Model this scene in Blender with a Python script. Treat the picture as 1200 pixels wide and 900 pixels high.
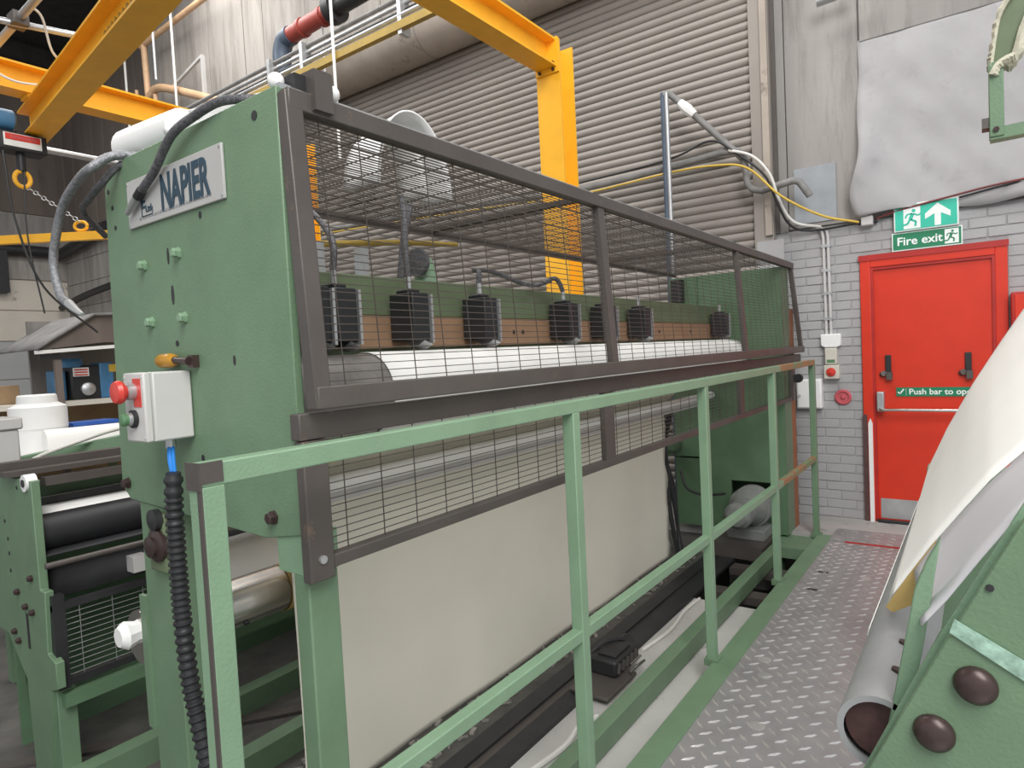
import bpy, math, random
from mathutils import Vector, Matrix
random.seed(7)
for o in list(bpy.data.objects): bpy.data.objects.remove(o, do_unlink=True)
scn = bpy.context.scene
col = scn.collection
PI = math.pi

# ------------------------------------------------------------------ camera
cd = bpy.data.cameras.new('camera'); cam = bpy.data.objects.new('camera', cd); col.objects.link(cam)
cd.sensor_width = 36.0; cd.sensor_fit = 'HORIZONTAL'; cd.lens = 36.0 * 759.144 / 1200.0; cd.clip_start = 0.02
Rv = Vector((0.5886099, -0.8068335, -0.05057746)); Uv = Vector((0.06660617, -0.01394979, 0.99768182)); Fv = Vector((0.80566867, 0.59061417, -0.04552911))
M = Matrix.Identity(4)
for i in range(3):
    M[i][0] = Rv[i]; M[i][1] = Uv[i]; M[i][2] = -Fv[i]
M[2][3] = 1.5
cam.matrix_world = M
scn.camera = cam
# ------------------------------------------------------------------ light and exposure
w = bpy.data.worlds.new('daylight'); scn.world = w; w.use_nodes = True
w.node_tree.nodes['Background'].inputs[0].default_value = (0.93, 0.97, 1.0, 1)
w.node_tree.nodes['Background'].inputs[1].default_value = 0.50
def area(name, loc, sx, sy, power, target, color=(1, 0.985, 0.96)):
    ld = bpy.data.lights.new(name, 'AREA'); ld.shape = 'RECTANGLE'; ld.size = sx; ld.size_y = sy; ld.energy = power; ld.color = color
    o = bpy.data.objects.new(name, ld); col.objects.link(o); o.location = loc
    d = Vector(target) - Vector(loc); o.rotation_euler = d.to_track_quat('-Z', 'Y').to_euler()
area('rooflight_front', (-1.6, -2.0, 7.0), 3.0, 7.0, 560, (1.5, 1.2, 0.8))
area('rooflight_middle', (3.4, 3.2, 7.6), 1.6, 7.0, 230, (3.4, 3.0, 0))
area('rooflight_far', (2.2, 9.0, 7.6), 1.6, 7.0, 260, (3.0, 9.0, 0))
scn.view_settings.view_transform = 'Standard'; scn.view_settings.look = 'None'; scn.view_settings.gamma = 1
scn.view_settings.use_curve_mapping = False
scn.view_settings.exposure = 0.6

# ------------------------------------------------------------------ materials
MATS = {}
def mat(name, c, rough=0.5, metal=0.0, var=0.12, scale=6.0, bump=0.0, bscale=60.0, dirt=None, damt=0.0, streak=False, spec=None, alpha=None, trans=0.0, soft=0.06):
    if name in MATS: return MATS[name]
    m = bpy.data.materials.new(name); m.use_nodes = True; nt = m.node_tree; N = nt.nodes; Lk = nt.links
    b = N['Principled BSDF']; b.inputs['Roughness'].default_value = rough; b.inputs['Metallic'].default_value = metal
    if spec is not None: b.inputs['Specular IOR Level'].default_value = spec
    if trans: b.inputs['Transmission Weight'].default_value = trans
    tc = N.new('ShaderNodeTexCoord'); mp = N.new('ShaderNodeMapping'); Lk.new(tc.outputs['Object'], mp.inputs['Vector'])
    if streak: mp.inputs['Scale'].default_value = (1, 1, 0.12)
    nz = N.new('ShaderNodeTexNoise'); nz.inputs['Scale'].default_value = scale; nz.inputs['Detail'].default_value = 6; nz.inputs['Roughness'].default_value = 0.6
    Lk.new(mp.outputs['Vector'], nz.inputs['Vector'])
    rp = N.new('ShaderNodeValToRGB'); rp.color_ramp.elements[0].position = 0.3; rp.color_ramp.elements[1].position = 0.7
    lo = [max(0, x * (1 - var)) for x in c]; hi = [min(1, x * (1 + var)) for x in c]
    rp.color_ramp.elements[0].color = (*lo, 1); rp.color_ramp.elements[1].color = (*hi, 1)
    Lk.new(nz.outputs['Fac'], rp.inputs['Fac']); out = rp.outputs['Color']
    if dirt is not None:
        n2 = N.new('ShaderNodeTexNoise'); n2.inputs['Scale'].default_value = scale * 3.1; n2.inputs['Detail'].default_value = 8; n2.inputs['Roughness'].default_value = 0.7
        Lk.new(mp.outputs['Vector'], n2.inputs['Vector'])
        r2 = N.new('ShaderNodeValToRGB'); p = 0.72 - damt * 0.3
        r2.color_ramp.elements[0].position = p; r2.color_ramp.elements[1].position = min(1, p + soft + 0.2 * (1 if streak else 0))
        Lk.new(n2.outputs['Fac'], r2.inputs['Fac'])
        mx = N.new('ShaderNodeMix'); mx.data_type = 'RGBA'; mx.inputs[7].default_value = (*dirt, 1)
        Lk.new(r2.outputs['Color'], mx.inputs[0]); Lk.new(out, mx.inputs[6]); out = mx.outputs[2]
    Lk.new(out, b.inputs['Base Color'])
    if bump > 0:
        n3 = N.new('ShaderNodeTexNoise'); n3.inputs['Scale'].default_value = bscale; n3.inputs['Detail'].default_value = 4
        Lk.new(tc.outputs['Object'], n3.inputs['Vector'])
        bp = N.new('ShaderNodeBump'); bp.inputs['Strength'].default_value = bump; bp.inputs['Distance'].default_value = 0.004
        Lk.new(n3.outputs['Fac'], bp.inputs['Height']); Lk.new(bp.outputs['Normal'], b.inputs['Normal'])
    MATS[name] = m; return m
def emat(name, c, s):
    m = bpy.data.materials.new(name); m.use_nodes = True; b = m.node_tree.nodes['Principled BSDF']
    b.inputs['Base Color'].default_value = (*c, 1); b.inputs['Emission Color'].default_value = (*c, 1); b.inputs['Emission Strength'].default_value = s
    return m
GREEN = mat('green_paint', (0.138, 0.222, 0.135), 0.45, bump=0.25, bscale=150, dirt=(0.09, 0.13, 0.085), damt=0.12, var=0.09)
GREEN2 = mat('pale_green_paint', (0.20, 0.315, 0.205), 0.42, bump=0.25, bscale=150, dirt=(0.12, 0.11, 0.09), damt=0.1, var=0.08)
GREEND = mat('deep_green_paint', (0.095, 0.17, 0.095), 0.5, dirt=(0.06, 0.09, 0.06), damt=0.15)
RUSTG = mat('rusted_green_paint', (0.30, 0.16, 0.08), 0.7, dirt=(0.16, 0.24, 0.13), damt=0.75, scale=4)
RUST = mat('rust_brown', (0.30, 0.125, 0.06), 0.8, dirt=(0.16, 0.08, 0.05), damt=0.4)
STEEL = mat('dark_steel', (0.105, 0.092, 0.085), 0.48, 0.35, bump=0.2, dirt=(0.16, 0.12, 0.095), damt=0.3)
WIRE = mat('wire_steel', (0.085, 0.07, 0.062), 0.5, 0.35)
BLACK = mat('black_steel', (0.022, 0.022, 0.024), 0.5, var=0.3, dirt=(0.07, 0.065, 0.06), damt=0.25)
RUBBER = mat('black_rubber', (0.018, 0.0185, 0.021), 0.5, var=0.2, bump=0.1)
CHROME = mat('polished_steel', (0.62, 0.60, 0.57), 0.25, 1.0, var=0.1)
ZINC = mat('zinc_steel', (0.50, 0.51, 0.52), 0.42, 0.7, var=0.15)
HOSE = mat('braided_steel_hose', (0.27, 0.275, 0.29), 0.45, 0.6, var=0.35, scale=90, bump=0.8, bscale=260)
DHOSE = mat('dark_braided_hose', (0.12, 0.12, 0.13), 0.5, 0.4, var=0.5, scale=90, bump=0.8, bscale=260)
ALU = mat('tread_aluminium', (0.38, 0.37, 0.375), 0.42, 0.5, var=0.12, bump=0.15, dirt=(0.33, 0.31, 0.305), damt=0.3)
ROLLS = mat('worn_roller_steel', (0.23, 0.215, 0.205), 0.4, 0.4, var=0.25, scale=14)
TUBEM = mat('grey_tube_steel', (0.36, 0.365, 0.375), 0.4, 0.4, var=0.12)
ALUR = mat('worn_aluminium', (0.62, 0.60, 0.59), 0.3, 0.6, var=0.15)
YELLOW = mat('yellow_paint', (0.92, 0.46, 0.024), 0.42, var=0.07, dirt=(0.62, 0.28, 0.02), damt=0.15)
YELLOWD = mat('dull_yellow_paint', (0.38, 0.26, 0.05), 0.6, dirt=(0.25, 0.20, 0.12), damt=0.4)
RED = mat('red_gloss_paint', (0.62, 0.034, 0.012), 0.32, var=0.06)
REDF = mat('dark_red_paint', (0.40, 0.018, 0.014), 0.45, var=0.12)
REDP = mat('red_oxide_pipe', (0.32, 0.055, 0.04), 0.5, dirt=(0.2, 0.05, 0.04), damt=0.3)
BRICKP = mat('grey_painted_brick', (0.365, 0.36, 0.367), 0.6, var=0.07, scale=3, bump=0.5, bscale=70, dirt=(0.31, 0.305, 0.31), damt=0.2)
MORT = mat('grey_painted_mortar', (0.335, 0.33, 0.337), 0.8, var=0.1, bump=0.4)
CONC = mat('stained_concrete', (0.27, 0.255, 0.243), 0.85, var=0.25, scale=1.6, bump=0.5, bscale=25, dirt=(0.14, 0.128, 0.12), damt=0.75, streak=True)
CONCL = mat('pale_concrete', (0.36, 0.335, 0.31), 0.85, var=0.2, scale=1.6, bump=0.5, bscale=25, dirt=(0.21, 0.19, 0.17), damt=0.85, streak=True)
CONCD = mat('brown_and_wall_shade', (0.14, 0.115, 0.10), 0.85, var=0.3, scale=1.2, dirt=(0.07, 0.055, 0.05), damt=0.5, streak=True)  # on the far end wall this dark tone stands for unlit wall
FLOORM = mat('floor_concrete', (0.38, 0.37, 0.355), 0.75, var=0.18, scale=2, bump=0.3, bscale=30, dirt=(0.22, 0.21, 0.2), damt=0.4)
PITM = mat('oily_shaded_floor', (0.075, 0.072, 0.066), 0.6, var=0.4, scale=5, bump=1.0, bscale=18, dirt=(0.17, 0.165, 0.15), damt=0.2)  # dark base colour also holds the shade under the machines
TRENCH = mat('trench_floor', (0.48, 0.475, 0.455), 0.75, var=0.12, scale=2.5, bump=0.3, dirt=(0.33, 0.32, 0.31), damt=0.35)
SHUT = mat('beige_shutter_steel', (0.265, 0.238, 0.215), 0.5, var=0.1, scale=1.0, dirt=(0.195, 0.17, 0.155), damt=0.3)
SHUTD = mat('weathered_drum_steel', (0.36, 0.31, 0.265), 0.6, var=0.2, scale=1.5, dirt=(0.22, 0.18, 0.15), damt=0.4)
PAPER = mat('cream_paper', (0.80, 0.765, 0.66), 0.75, var=0.04, scale=1.5)
PAPERW = mat('white_paper', (0.84, 0.835, 0.81), 0.7, var=0.02)
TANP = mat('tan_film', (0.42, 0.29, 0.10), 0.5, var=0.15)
FILM = mat('white_film', (0.88, 0.875, 0.84), 0.55, var=0.03, scale=2)
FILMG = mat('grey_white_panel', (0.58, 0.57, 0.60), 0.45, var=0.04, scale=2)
WPLA = mat('white_plastic', (0.82, 0.82, 0.81), 0.4, var=0.03)
GPLA = mat('grey_plastic', (0.52, 0.51, 0.50), 0.45, var=0.05)
BOXG = mat('light_grey_enclosure', (0.56, 0.55, 0.535), 0.4, var=0.04)
BEIGE = mat('beige_plastic', (0.60, 0.57, 0.50), 0.5, var=0.05)
COPPER = mat('brown_board', (0.30, 0.18, 0.105), 0.55, var=0.15, scale=8)
TEXTD = mat('dark_blue_ink', (0.022, 0.055, 0.085), 0.5, var=0.1)
GREYINK = mat('grey_ink', (0.28, 0.28, 0.29), 0.6, var=0.1)
PLATEW = mat('grey_white_nameplate', (0.43, 0.425, 0.415), 0.45, 0.0, var=0.06)
KNOBR = mat('red_button', (0.62, 0.05, 0.035), 0.35, var=0.05)
KNOBG = mat('green_button', (0.10, 0.22, 0.11), 0.4, var=0.1)
BLUE = mat('blue_plastic', (0.03, 0.11, 0.42), 0.4, var=0.1)
BLUEM = mat('blue_machine_paint', (0.06, 0.19, 0.36), 0.45, var=0.15)
PIPEB = mat('blue_black_pipe', (0.06, 0.085, 0.125), 0.5, var=0.2)
TAN = mat('tan_pipe_paint', (0.62, 0.40, 0.24), 0.5, var=0.12)
LAG = mat('grey_pipe_lagging', (0.21, 0.205, 0.20), 0.7, var=0.25)
CABW = mat('white_cable', (0.68, 0.67, 0.64), 0.5, var=0.05)
CABY = mat('yellow_hose', (0.60, 0.40, 0.05), 0.45, var=0.08)
CABK = mat('black_cable', (0.02, 0.02, 0.021), 0.5, var=0.2)
CABR = mat('dark_red_cable', (0.16, 0.035, 0.035), 0.5, var=0.2)
CABB = mat('blue_cable', (0.02, 0.20, 0.62), 0.4, var=0.1)
SIGNG = mat('exit_sign_green', (0.04, 0.50, 0.36), 0.35, var=0.05)
SIGND = mat('fire_sign_green', (0.015, 0.20, 0.095), 0.4, var=0.08)
SIGNW = mat('sign_white', (0.80, 0.84, 0.82), 0.4, var=0.02)
PLSHEET = mat('grey_white_sheeting', (0.355, 0.347, 0.355), 0.6, var=0.09, scale=2, bump=0.4, bscale=12, dirt=(0.27, 0.262, 0.266), damt=0.55, soft=0.3)
PATCH = mat('blue_grey_patch', (0.30, 0.32, 0.345), 0.7, var=0.1, dirt=(0.24, 0.25, 0.27), damt=0.3)
FOAM = mat('pale_torn_foam', (0.50, 0.48, 0.38), 0.9, var=0.15, scale=30, bump=1.0, bscale=60)
BOLT = mat('dark_bolt_steel', (0.055, 0.035, 0.033), 0.35, 0.3, var=0.2)
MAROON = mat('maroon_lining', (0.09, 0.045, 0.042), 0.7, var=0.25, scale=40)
TAPE = mat('clear_tape', (0.30, 0.46, 0.37), 0.18, var=0.35, scale=60, bump=0.6, bscale=40)
WOOD = mat('timber', (0.30, 0.20, 0.11), 0.6, var=0.2, scale=5)
GREYCLAD = mat('grey_wall_paint', (0.40, 0.405, 0.41), 0.7, var=0.08, scale=1)
BEIGECLAD = mat('beige_wall_paint', (0.62, 0.57, 0.50), 0.75, var=0.12, scale=0.8, dirt=(0.35, 0.31, 0.27), damt=0.4)
ROOF = mat('dark_roof', (0.035, 0.033, 0.032), 0.9, var=0.3)
AMBER = mat('amber_plastic', (0.45, 0.22, 0.02), 0.3, var=0.1)
MOTORG = mat('grey_motor_paint', (0.20, 0.21, 0.20), 0.55, var=0.2, dirt=(0.12, 0.12, 0.11), damt=0.4)
ORANGE = mat('orange_plastic', (0.75, 0.12, 0.02), 0.4)
PINK = mat('faded_red_plastic', (0.52, 0.10, 0.12), 0.5, var=0.1)
OLIVE = mat('olive_green_paint', (0.125, 0.165, 0.09), 0.55, var=0.15)

# ------------------------------------------------------------------ mesh builder
ORG = {}
class MB:
    def __init__(s): s.v = []; s.f = []
    def add(s, vs, fs):
        n = len(s.v); s.v += [tuple(x) for x in vs]; s.f += [tuple(i + n for i in f) for f in fs]; return s
    def box(s, x0, x1, y0, y1, z0, z1):
        vs = [(x0, y0, z0), (x1, y0, z0), (x1, y1, z0), (x0, y1, z0), (x0, y0, z1), (x1, y0, z1), (x1, y1, z1), (x0, y1, z1)]
        return s.add(vs, [(0, 3, 2, 1), (4, 5, 6, 7), (0, 1, 5, 4), (1, 2, 6, 5), (2, 3, 7, 6), (3, 0, 4, 7)])
    def bar(s, p, q, wd, ht, up=(0, 0, 1)):
        p, q, up = Vector(p), Vector(q), Vector(up); d = (q - p).normalized(); sd = d.cross(up)
        if sd.length < 1e-4: sd = d.cross(Vector((1, 0, 0)))
        sd.normalize(); u = sd.cross(d); vs = []
        for c in (p, q):
            for a, b in ((-1, -1), (1, -1), (1, 1), (-1, 1)): vs.append(c + sd * a * wd / 2 + u * b * ht / 2)
        return s.add(vs, [(3, 2, 1, 0), (4, 5, 6, 7), (0, 1, 5, 4), (1, 2, 6, 5), (2, 3, 7, 6), (3, 0, 4, 7)])
    def tube(s, path, r, n=10, caps=True):
        P = [Vector(p) for p in path]; k = len(P); rs = r if isinstance(r, (list, tuple)) else [r] * k
        T = [(P[min(i + 1, k - 1)] - P[max(i - 1, 0)]).normalized() for i in range(k)]
        a = T[0].orthogonal().normalized(); vs = []; fs = []
        for i in range(k):
            a = (a - T[i] * a.dot(T[i])).normalized(); b = T[i].cross(a)
            for j in range(n):
                t = 2 * PI * j / n; vs.append(P[i] + (a * math.cos(t) + b * math.sin(t)) * rs[i])
        for i in range(k - 1):
            for j in range(n):
                j2 = (j + 1) % n; fs.append((i * n + j, i * n + j2, (i + 1) * n + j2, (i + 1) * n + j))
        if caps: fs.append(tuple(range(n - 1, -1, -1))); fs.append(tuple((k - 1) * n + j for j in range(n)))
        return s.add(vs, fs)
    def cyl(s, p, q, r, n=20, caps=True): return s.tube([p, q], r, n, caps)
    def lathe(s, o, ax, prof, n=24):      # prof: list of (radius, height along ax)
        o, ax = Vector(o), Vector(ax).normalized(); a = ax.orthogonal().normalized(); b = ax.cross(a); vs = []; fs = []
        for r, h in prof:
            for j in range(n):
                t = 2 * PI * j / n; vs.append(o + ax * h + (a * math.cos(t) + b * math.sin(t)) * r)
        k = len(prof)
        for i in range(k - 1):
            for j in range(n):
                j2 = (j + 1) % n; fs.append((i * n + j, i * n + j2, (i + 1) * n + j2, (i + 1) * n + j))
        fs.append(tuple(range(n - 1, -1, -1))); fs.append(tuple((k - 1) * n + j for j in range(n)))
        return s.add(vs, fs)
    def prism(s, pts, ext):               # closed polygon pushed along ext
        n = len(pts); e = Vector(ext); vs = [Vector(p) for p in pts] + [Vector(p) + e for p in pts]
        fs = [tuple(range(n - 1, -1, -1)), tuple(range(n, 2 * n))] + [(i, (i + 1) % n, n + (i + 1) % n, n + i) for i in range(n)]
        return s.add(vs, fs)
    def grid(s, fn, nu, nv):
        vs = [fn(i / nu, j / nv) for j in range(nv + 1) for i in range(nu + 1)]
        fs = [(j * (nu + 1) + i, j * (nu + 1) + i + 1, (j + 1) * (nu + 1) + i + 1, (j + 1) * (nu + 1) + i) for j in range(nv) for i in range(nu)]
        return s.add(vs, fs)
    def ball(s, c, r, nu=16, nv=10, sc=(1, 1, 1)):
        def fn(u, v):
            t = 2 * PI * u; p = PI * v
            return (c[0] + r * sc[0] * math.sin(p) * math.cos(t), c[1] + r * sc[1] * math.sin(p) * math.sin(t), c[2] - r * sc[2] * math.cos(p))
        return s.grid(fn, nu, nv)
    def build(s, name, m, parent=None, label=None, cat=None, group=None, kind=None, bev=0, thick=0, origin=None):
        if parent is not None: o0 = ORG[parent.name]
        elif origin is not None: o0 = Vector(origin)
        else:
            xs = [p[0] for p in s.v]; ys = [p[1] for p in s.v]; zs = [p[2] for p in s.v]
            o0 = Vector(((min(xs) + max(xs)) / 2, (min(ys) + max(ys)) / 2, min(zs)))
        me = bpy.data.meshes.new(name); me.from_pydata([tuple(Vector(p) - o0) for p in s.v], [], s.f); me.validate()
        me.materials.append(m); me.polygons.foreach_set('use_smooth', [True] * len(me.polygons))
        me.set_sharp_from_angle(angle=math.radians(35)); me.update()
        o = bpy.data.objects.new(name, me); col.objects.link(o)
        if parent is not None: o.parent = parent
        else: o.location = o0
        ORG[o.name] = o0
        if bev:
            b = o.modifiers.new('bevel', 'BEVEL'); b.width = bev; b.segments = 2; b.limit_method = 'ANGLE'; b.angle_limit = math.radians(50)
        if thick:
            t = o.modifiers.new('solid', 'SOLIDIFY'); t.thickness = thick; t.offset = 0
        tag(o, label, cat, group, kind)
        return o
def tag(o, label=None, cat=None, group=None, kind=None):
    if label: o['label'] = label
    if cat: o['category'] = cat
    if group: o['group'] = group
    if kind: o['kind'] = kind
def thing(name, label, cat, loc=(0, 0, 0), group=None, kind=None):
    o = bpy.data.objects.new(name, None); o.empty_display_size = 0.05; col.objects.link(o); o.location = loc
    ORG[o.name] = Vector(loc); tag(o, label, cat, group, kind); return o
def bx(*a): return MB().box(*a)
def link_copy(src, parent, name, offset):   # a piece that shares mesh data, moved by offset
    c = src.copy(); c.name = name; col.objects.link(c); c.parent = parent; c.location = Vector(src.location) + Vector(offset); ORG[c.name] = ORG[src.name] + Vector(offset); return c
def copy_tree(o, offset, label=None, parent=None):
    c = o.copy(); col.objects.link(c)
    if parent is not None: c.parent = parent
    else: c.location = Vector(o.location) + Vector(offset)
    ORG[c.name] = ORG[o.name] + Vector(offset)
    if label: c['label'] = label
    for ch in [x for x in list(bpy.data.objects) if x.parent == o]: copy_tree(ch, offset, None, c)
    return c
def smooth_path(pts, n=6):                 # Catmull-Rom through the points
    P = [Vector(p) for p in pts]; P = [P[0] * 2 - P[1]] + P + [P[-1] * 2 - P[-2]]; out = []
    for i in range(1, len(P) - 2):
        a, b, c, d = P[i - 1:i + 3]
        for k in range(n):
            t = k / n; out.append(0.5 * ((2 * b) + (c - a) * t + (2 * a - 5 * b + 4 * c - d) * t * t + (3 * b - a - 3 * c + d) * t ** 3))
    out.append(P[-2]); return out
def text(name, s, size, m, parent, right, up, at, bold=0.0, ext=0.0008, sx=1.0, align='LEFT', label=None):
    cu = bpy.data.curves.new('t', 'FONT'); cu.body = s; cu.size = size; cu.extrude = ext; cu.offset = bold; cu.align_x = align; cu.resolution_u = 3
    to = bpy.data.objects.new('t', cu); col.objects.link(to)
    me = bpy.data.meshes.new_from_object(to.evaluated_get(bpy.context.evaluated_depsgraph_get()))
    bpy.data.objects.remove(to); bpy.data.curves.remove(cu)
    r, u = Vector(right).normalized(), Vector(up).normalized(); nn = r.cross(u); T = Matrix.Identity(4)
    for i in range(3): T[i][0] = r[i] * sx; T[i][1] = u[i]; T[i][2] = nn[i]; T[i][3] = at[i] - ORG[parent.name][i]
    me.transform(T); me.materials.clear(); me.materials.append(m); me.name = name
    o = bpy.data.objects.new(name, me); col.objects.link(o); o.parent = parent; ORG[o.name] = ORG[parent.name]
    if label: o['label'] = label
    return o
def flat(polys, at, right, up, d=0.001):    # flat printed shapes, each a thin prism
    r, u = Vector(right), Vector(up); n = r.cross(u).normalized(); mb = MB()
    for p in polys: mb.prism([Vector(at) + r * a + u * b for a, b in p], n * d)
    return mb
def disc2(cx, cy, r, n=14): return [(cx + r * math.cos(2 * PI * i / n), cy + r * math.sin(2 * PI * i / n)) for i in range(n)]
def strip2(pts, wd):
    out = []
    for (a, b), (c, d) in zip(pts[:-1], pts[1:]):
        L = math.hypot(c - a, d - b); nx, ny = -(d - b) / L * wd / 2, (c - a) / L * wd / 2
        out.append([(a - nx, b - ny), (c - nx, d - ny), (c + nx, d + ny), (a + nx, b + ny)])
    return out
def running_man(sz):                       # limbs of the exit pictogram in a box sz wide
    k = sz
    L = [disc2(0.60 * k, 0.87 * k, 0.09 * k)]
    for pts, wd in (([(0.56, 0.72), (0.44, 0.42)], 0.17), ([(0.58, 0.72), (0.80, 0.60), (0.92, 0.68)], 0.08), ([(0.54, 0.73), (0.30, 0.70), (0.22, 0.52)], 0.08),
                    ([(0.46, 0.42), (0.70, 0.30), (0.66, 0.06)], 0.10), ([(0.42, 0.42), (0.32, 0.20), (0.06, 0.16)], 0.10)):
        L += strip2([(a * k, b * k) for a, b in pts], wd * k)
    return L
def ibeam(p, q, b, h, t=0.014, tf=0.016):
    p, q = Vector(p), Vector(q); d = (q - p).normalized(); up = Vector((0, 0, 1)) if abs(d.z) < 0.9 else Vector((1, 0, 0)); sd = d.cross(up).normalized(); u = sd.cross(d)
    pr = [(-b/2, -h/2), (b/2, -h/2), (b/2, -h/2+tf), (t/2, -h/2+tf), (t/2, h/2-tf), (b/2, h/2-tf), (b/2, h/2), (-b/2, h/2), (-b/2, h/2-tf), (-t/2, h/2-tf), (-t/2, -h/2+tf), (-b/2, -h/2+tf)]
    return MB().prism([p + sd * x + u * y for x, y in pr], q - p)
WR, WU = (0, -1, 0), (0, 0, 1)             # right and up on surfaces that face -X
# ================================================================== STRUCTURE
XW = 5.95
floor = thing('floor', None, None, (0, 0, -0.1), kind='structure')
fm = MB().box(-6, 5.3, 1.745, 17, -0.6, -0.1); fm.build('oily_shaded_slab', PITM, floor)
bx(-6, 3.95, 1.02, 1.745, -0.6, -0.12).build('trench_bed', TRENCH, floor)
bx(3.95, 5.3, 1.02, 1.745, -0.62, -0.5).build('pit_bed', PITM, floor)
fm = MB().box(5.3, 6.3, -5, 17, -0.5, 0.0).box(-6, 5.3, -5, 1.02, -0.5, 0.0); fm.build('upper_slab', FLOORM, floor)
ceil = thing('ceiling', None, None, (0, 0, 8.2), kind='structure')
bx(-6, 6.3, -5, 17, 8.2, 8.4).build('roof_sheet', ROOF, ceil)
for i in range(5): ibeam((-6, 1 + 3.6 * i, 8.0), (6, 1 + 3.6 * i, 8.0), 0.15, 0.36).build('purlin', ROOF, ceil)

wall = thing('wall_end', None, None, (XW, 0, 0), kind='structure')
wb = MB().box(XW, 6.3, -5, 17, 0, 8.4); wb.build('core', CONC, wall)
bx(XW - 0.022, XW + 0.01, -5, 1.44, 0, 2.42).build('mortar_bed', MORT, wall)
# painted bricks, one object each, running bond
bh, bl, gap = 0.075, 0.225, 0.010
base = bx(XW - 0.027, XW - 0.015, -bl + gap / 2, -gap / 2, gap / 2, bh - gap / 2).build('brick', BRICKP, wall, bev=0.003)
half = bx(XW - 0.027, XW - 0.015, -bl / 2 + gap / 2, -gap / 2, gap / 2, bh - gap / 2).build('brick', BRICKP, wall, bev=0.003)
cnt = 0; used_b = used_h = False
for r in range(32):
    z = r * bh; y = 1.44
    seq = ([bl / 2] if r % 2 else []) + [bl] * 13
    for L in seq:
        y0, y1 = y - L, y
        if y1 < -1.0: break
        y -= L
        if z < 2.16 and y0 < 0.81 and y1 > -0.14:        # door opening: cut courses by leaving out what the frame covers
            if y1 > 0.815: 
                if y1 - 0.81 > 0.05 :
                    c = MB().box(XW - 0.027, XW - 0.015, 0.812, y1 - gap / 2, z + gap / 2, z + bh - gap / 2).build('brick', BRICKP, wall)
            elif y0 < -0.145 and -0.14 - y0 > 0.05:
                c = MB().box(XW - 0.027, XW - 0.015, y0 + gap / 2, -0.142, z + gap / 2, z + bh - gap / 2).build('brick', BRICKP, wall)
            continue
        src = base if L == bl else half
        off = (random.uniform(-0.003, 0.002), y1, z)
        link_copy(src, wall, 'brick', off); cnt += 1
bpy.data.objects.remove(base); bpy.data.objects.remove(half)
# concrete panels above the brickwork and over the shutter, beyond them boards coloured dark for the unlit wall
def cpanel(y0, y1, z0, z1, m, t=0.02, nm='concrete_panel'): bx(XW - t, XW + 0.005, y0 + 0.006, y1 - 0.006, z0 + 0.006, z1 - 0.006).build(nm, m, wall, bev=0.004)
cpanel(0.78, 1.34, 2.43, 8.2, CONC, 0.026); cpanel(-0.45, 0.78, 3.82, 8.2, CONC, 0.03); cpanel(-1.7, -0.45, 3.82, 8.2, CONC, 0.03); cpanel(-1.7, 0.78, 2.43, 3.81, CONC, 0.015)
cpanel(-5, -1.7, 2.43, 8.2, CONC, 0.02)
for a in (1.6, 3.1, 4.6, 6.1): cpanel(a, a + 1.5, 5.66, 8.2, CONCL, 0.025)
for a in range(7): cpanel(8.6 + a * 0.5, 9.1 + a * 0.5, 0.0, 8.2, CONCL, 0.02 + 0.006 * (a % 2))
cpanel(7.6, 8.6, 0.0, 8.2, CONCL, 0.02)
for a in range(9): cpanel(12.1 + a * 0.5, 12.6 + a * 0.5, 4.6, 8.2, CONCD, 0.03 + 0.01 * (a % 3), 'shaded_wall_board')
for k in range(9): cpanel(12.1, 14.3, 0.5 * k, 0.5 * k + 0.5, CONCL, 0.02 + 0.004 * (k % 2), 'wall_block'); cpanel(14.3, 16.5, 0.5 * k, 0.5 * k + 0.5, CONCL, 0.022 - 0.004 * (k % 2), 'wall_block')
# left wall
lw = thing('wall_left', None, None, (0, 16.5, 0), kind='structure')
bx(-6, 6.3, 16.5, 16.8, -0.1, 8.4).build('core', BEIGECLAD, lw)
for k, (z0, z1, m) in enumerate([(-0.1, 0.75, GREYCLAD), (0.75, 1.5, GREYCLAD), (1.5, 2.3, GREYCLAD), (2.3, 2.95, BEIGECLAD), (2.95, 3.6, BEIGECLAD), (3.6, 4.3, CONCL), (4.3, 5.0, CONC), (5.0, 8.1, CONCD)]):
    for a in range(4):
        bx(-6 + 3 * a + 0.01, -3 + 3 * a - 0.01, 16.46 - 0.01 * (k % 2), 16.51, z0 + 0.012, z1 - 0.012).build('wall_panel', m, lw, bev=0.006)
bx(-6, XW, 16.42, 16.47, 4.28, 4.34).build('trim_1', BLACK, kind='structure')

# ------------------------------------------------------------------ roller shutter
rs = thing('roller_shutter', 'large closed beige roller shutter of curved steel slats under a round drum', 'shutter', (XW, 4.8, 0))
P = 0.075
prof = [(0.0, 0.0), (0.010, 0.003), (0.020, 0.016), (0.024, 0.034), (0.021, 0.052), (0.010, 0.066), (0.002, 0.070), (0.002, 0.075), (-0.004, 0.075), (-0.004, 0.0)]
sl = MB().prism([(XW - 0.034 - d, 1.56, z) for d, z in prof], (0, 6.95, 0)).build('slat', SHUT, rs)
for k in range(1, 67): link_copy(sl, rs, 'slat', (0, 0, P * k))
bx(XW - 0.034, XW - 0.004, 1.58, 8.5, 0, 5.1).build('curtain_back', SHUTD, rs)
bx(XW - 0.11, XW, 1.44, 1.60, 0, 5.2).build('guide_rail', SHUT, rs, bev=0.004)
bx(XW - 0.11, XW, 8.46, 8.62, 0, 5.2).build('guide_rail', SHUT, rs, bev=0.004)
bx(XW - 0.14, XW - 0.112, 1.445, 1.50, 2.40, 5.2).build('angle_edge', SHUTD, rs)
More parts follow.
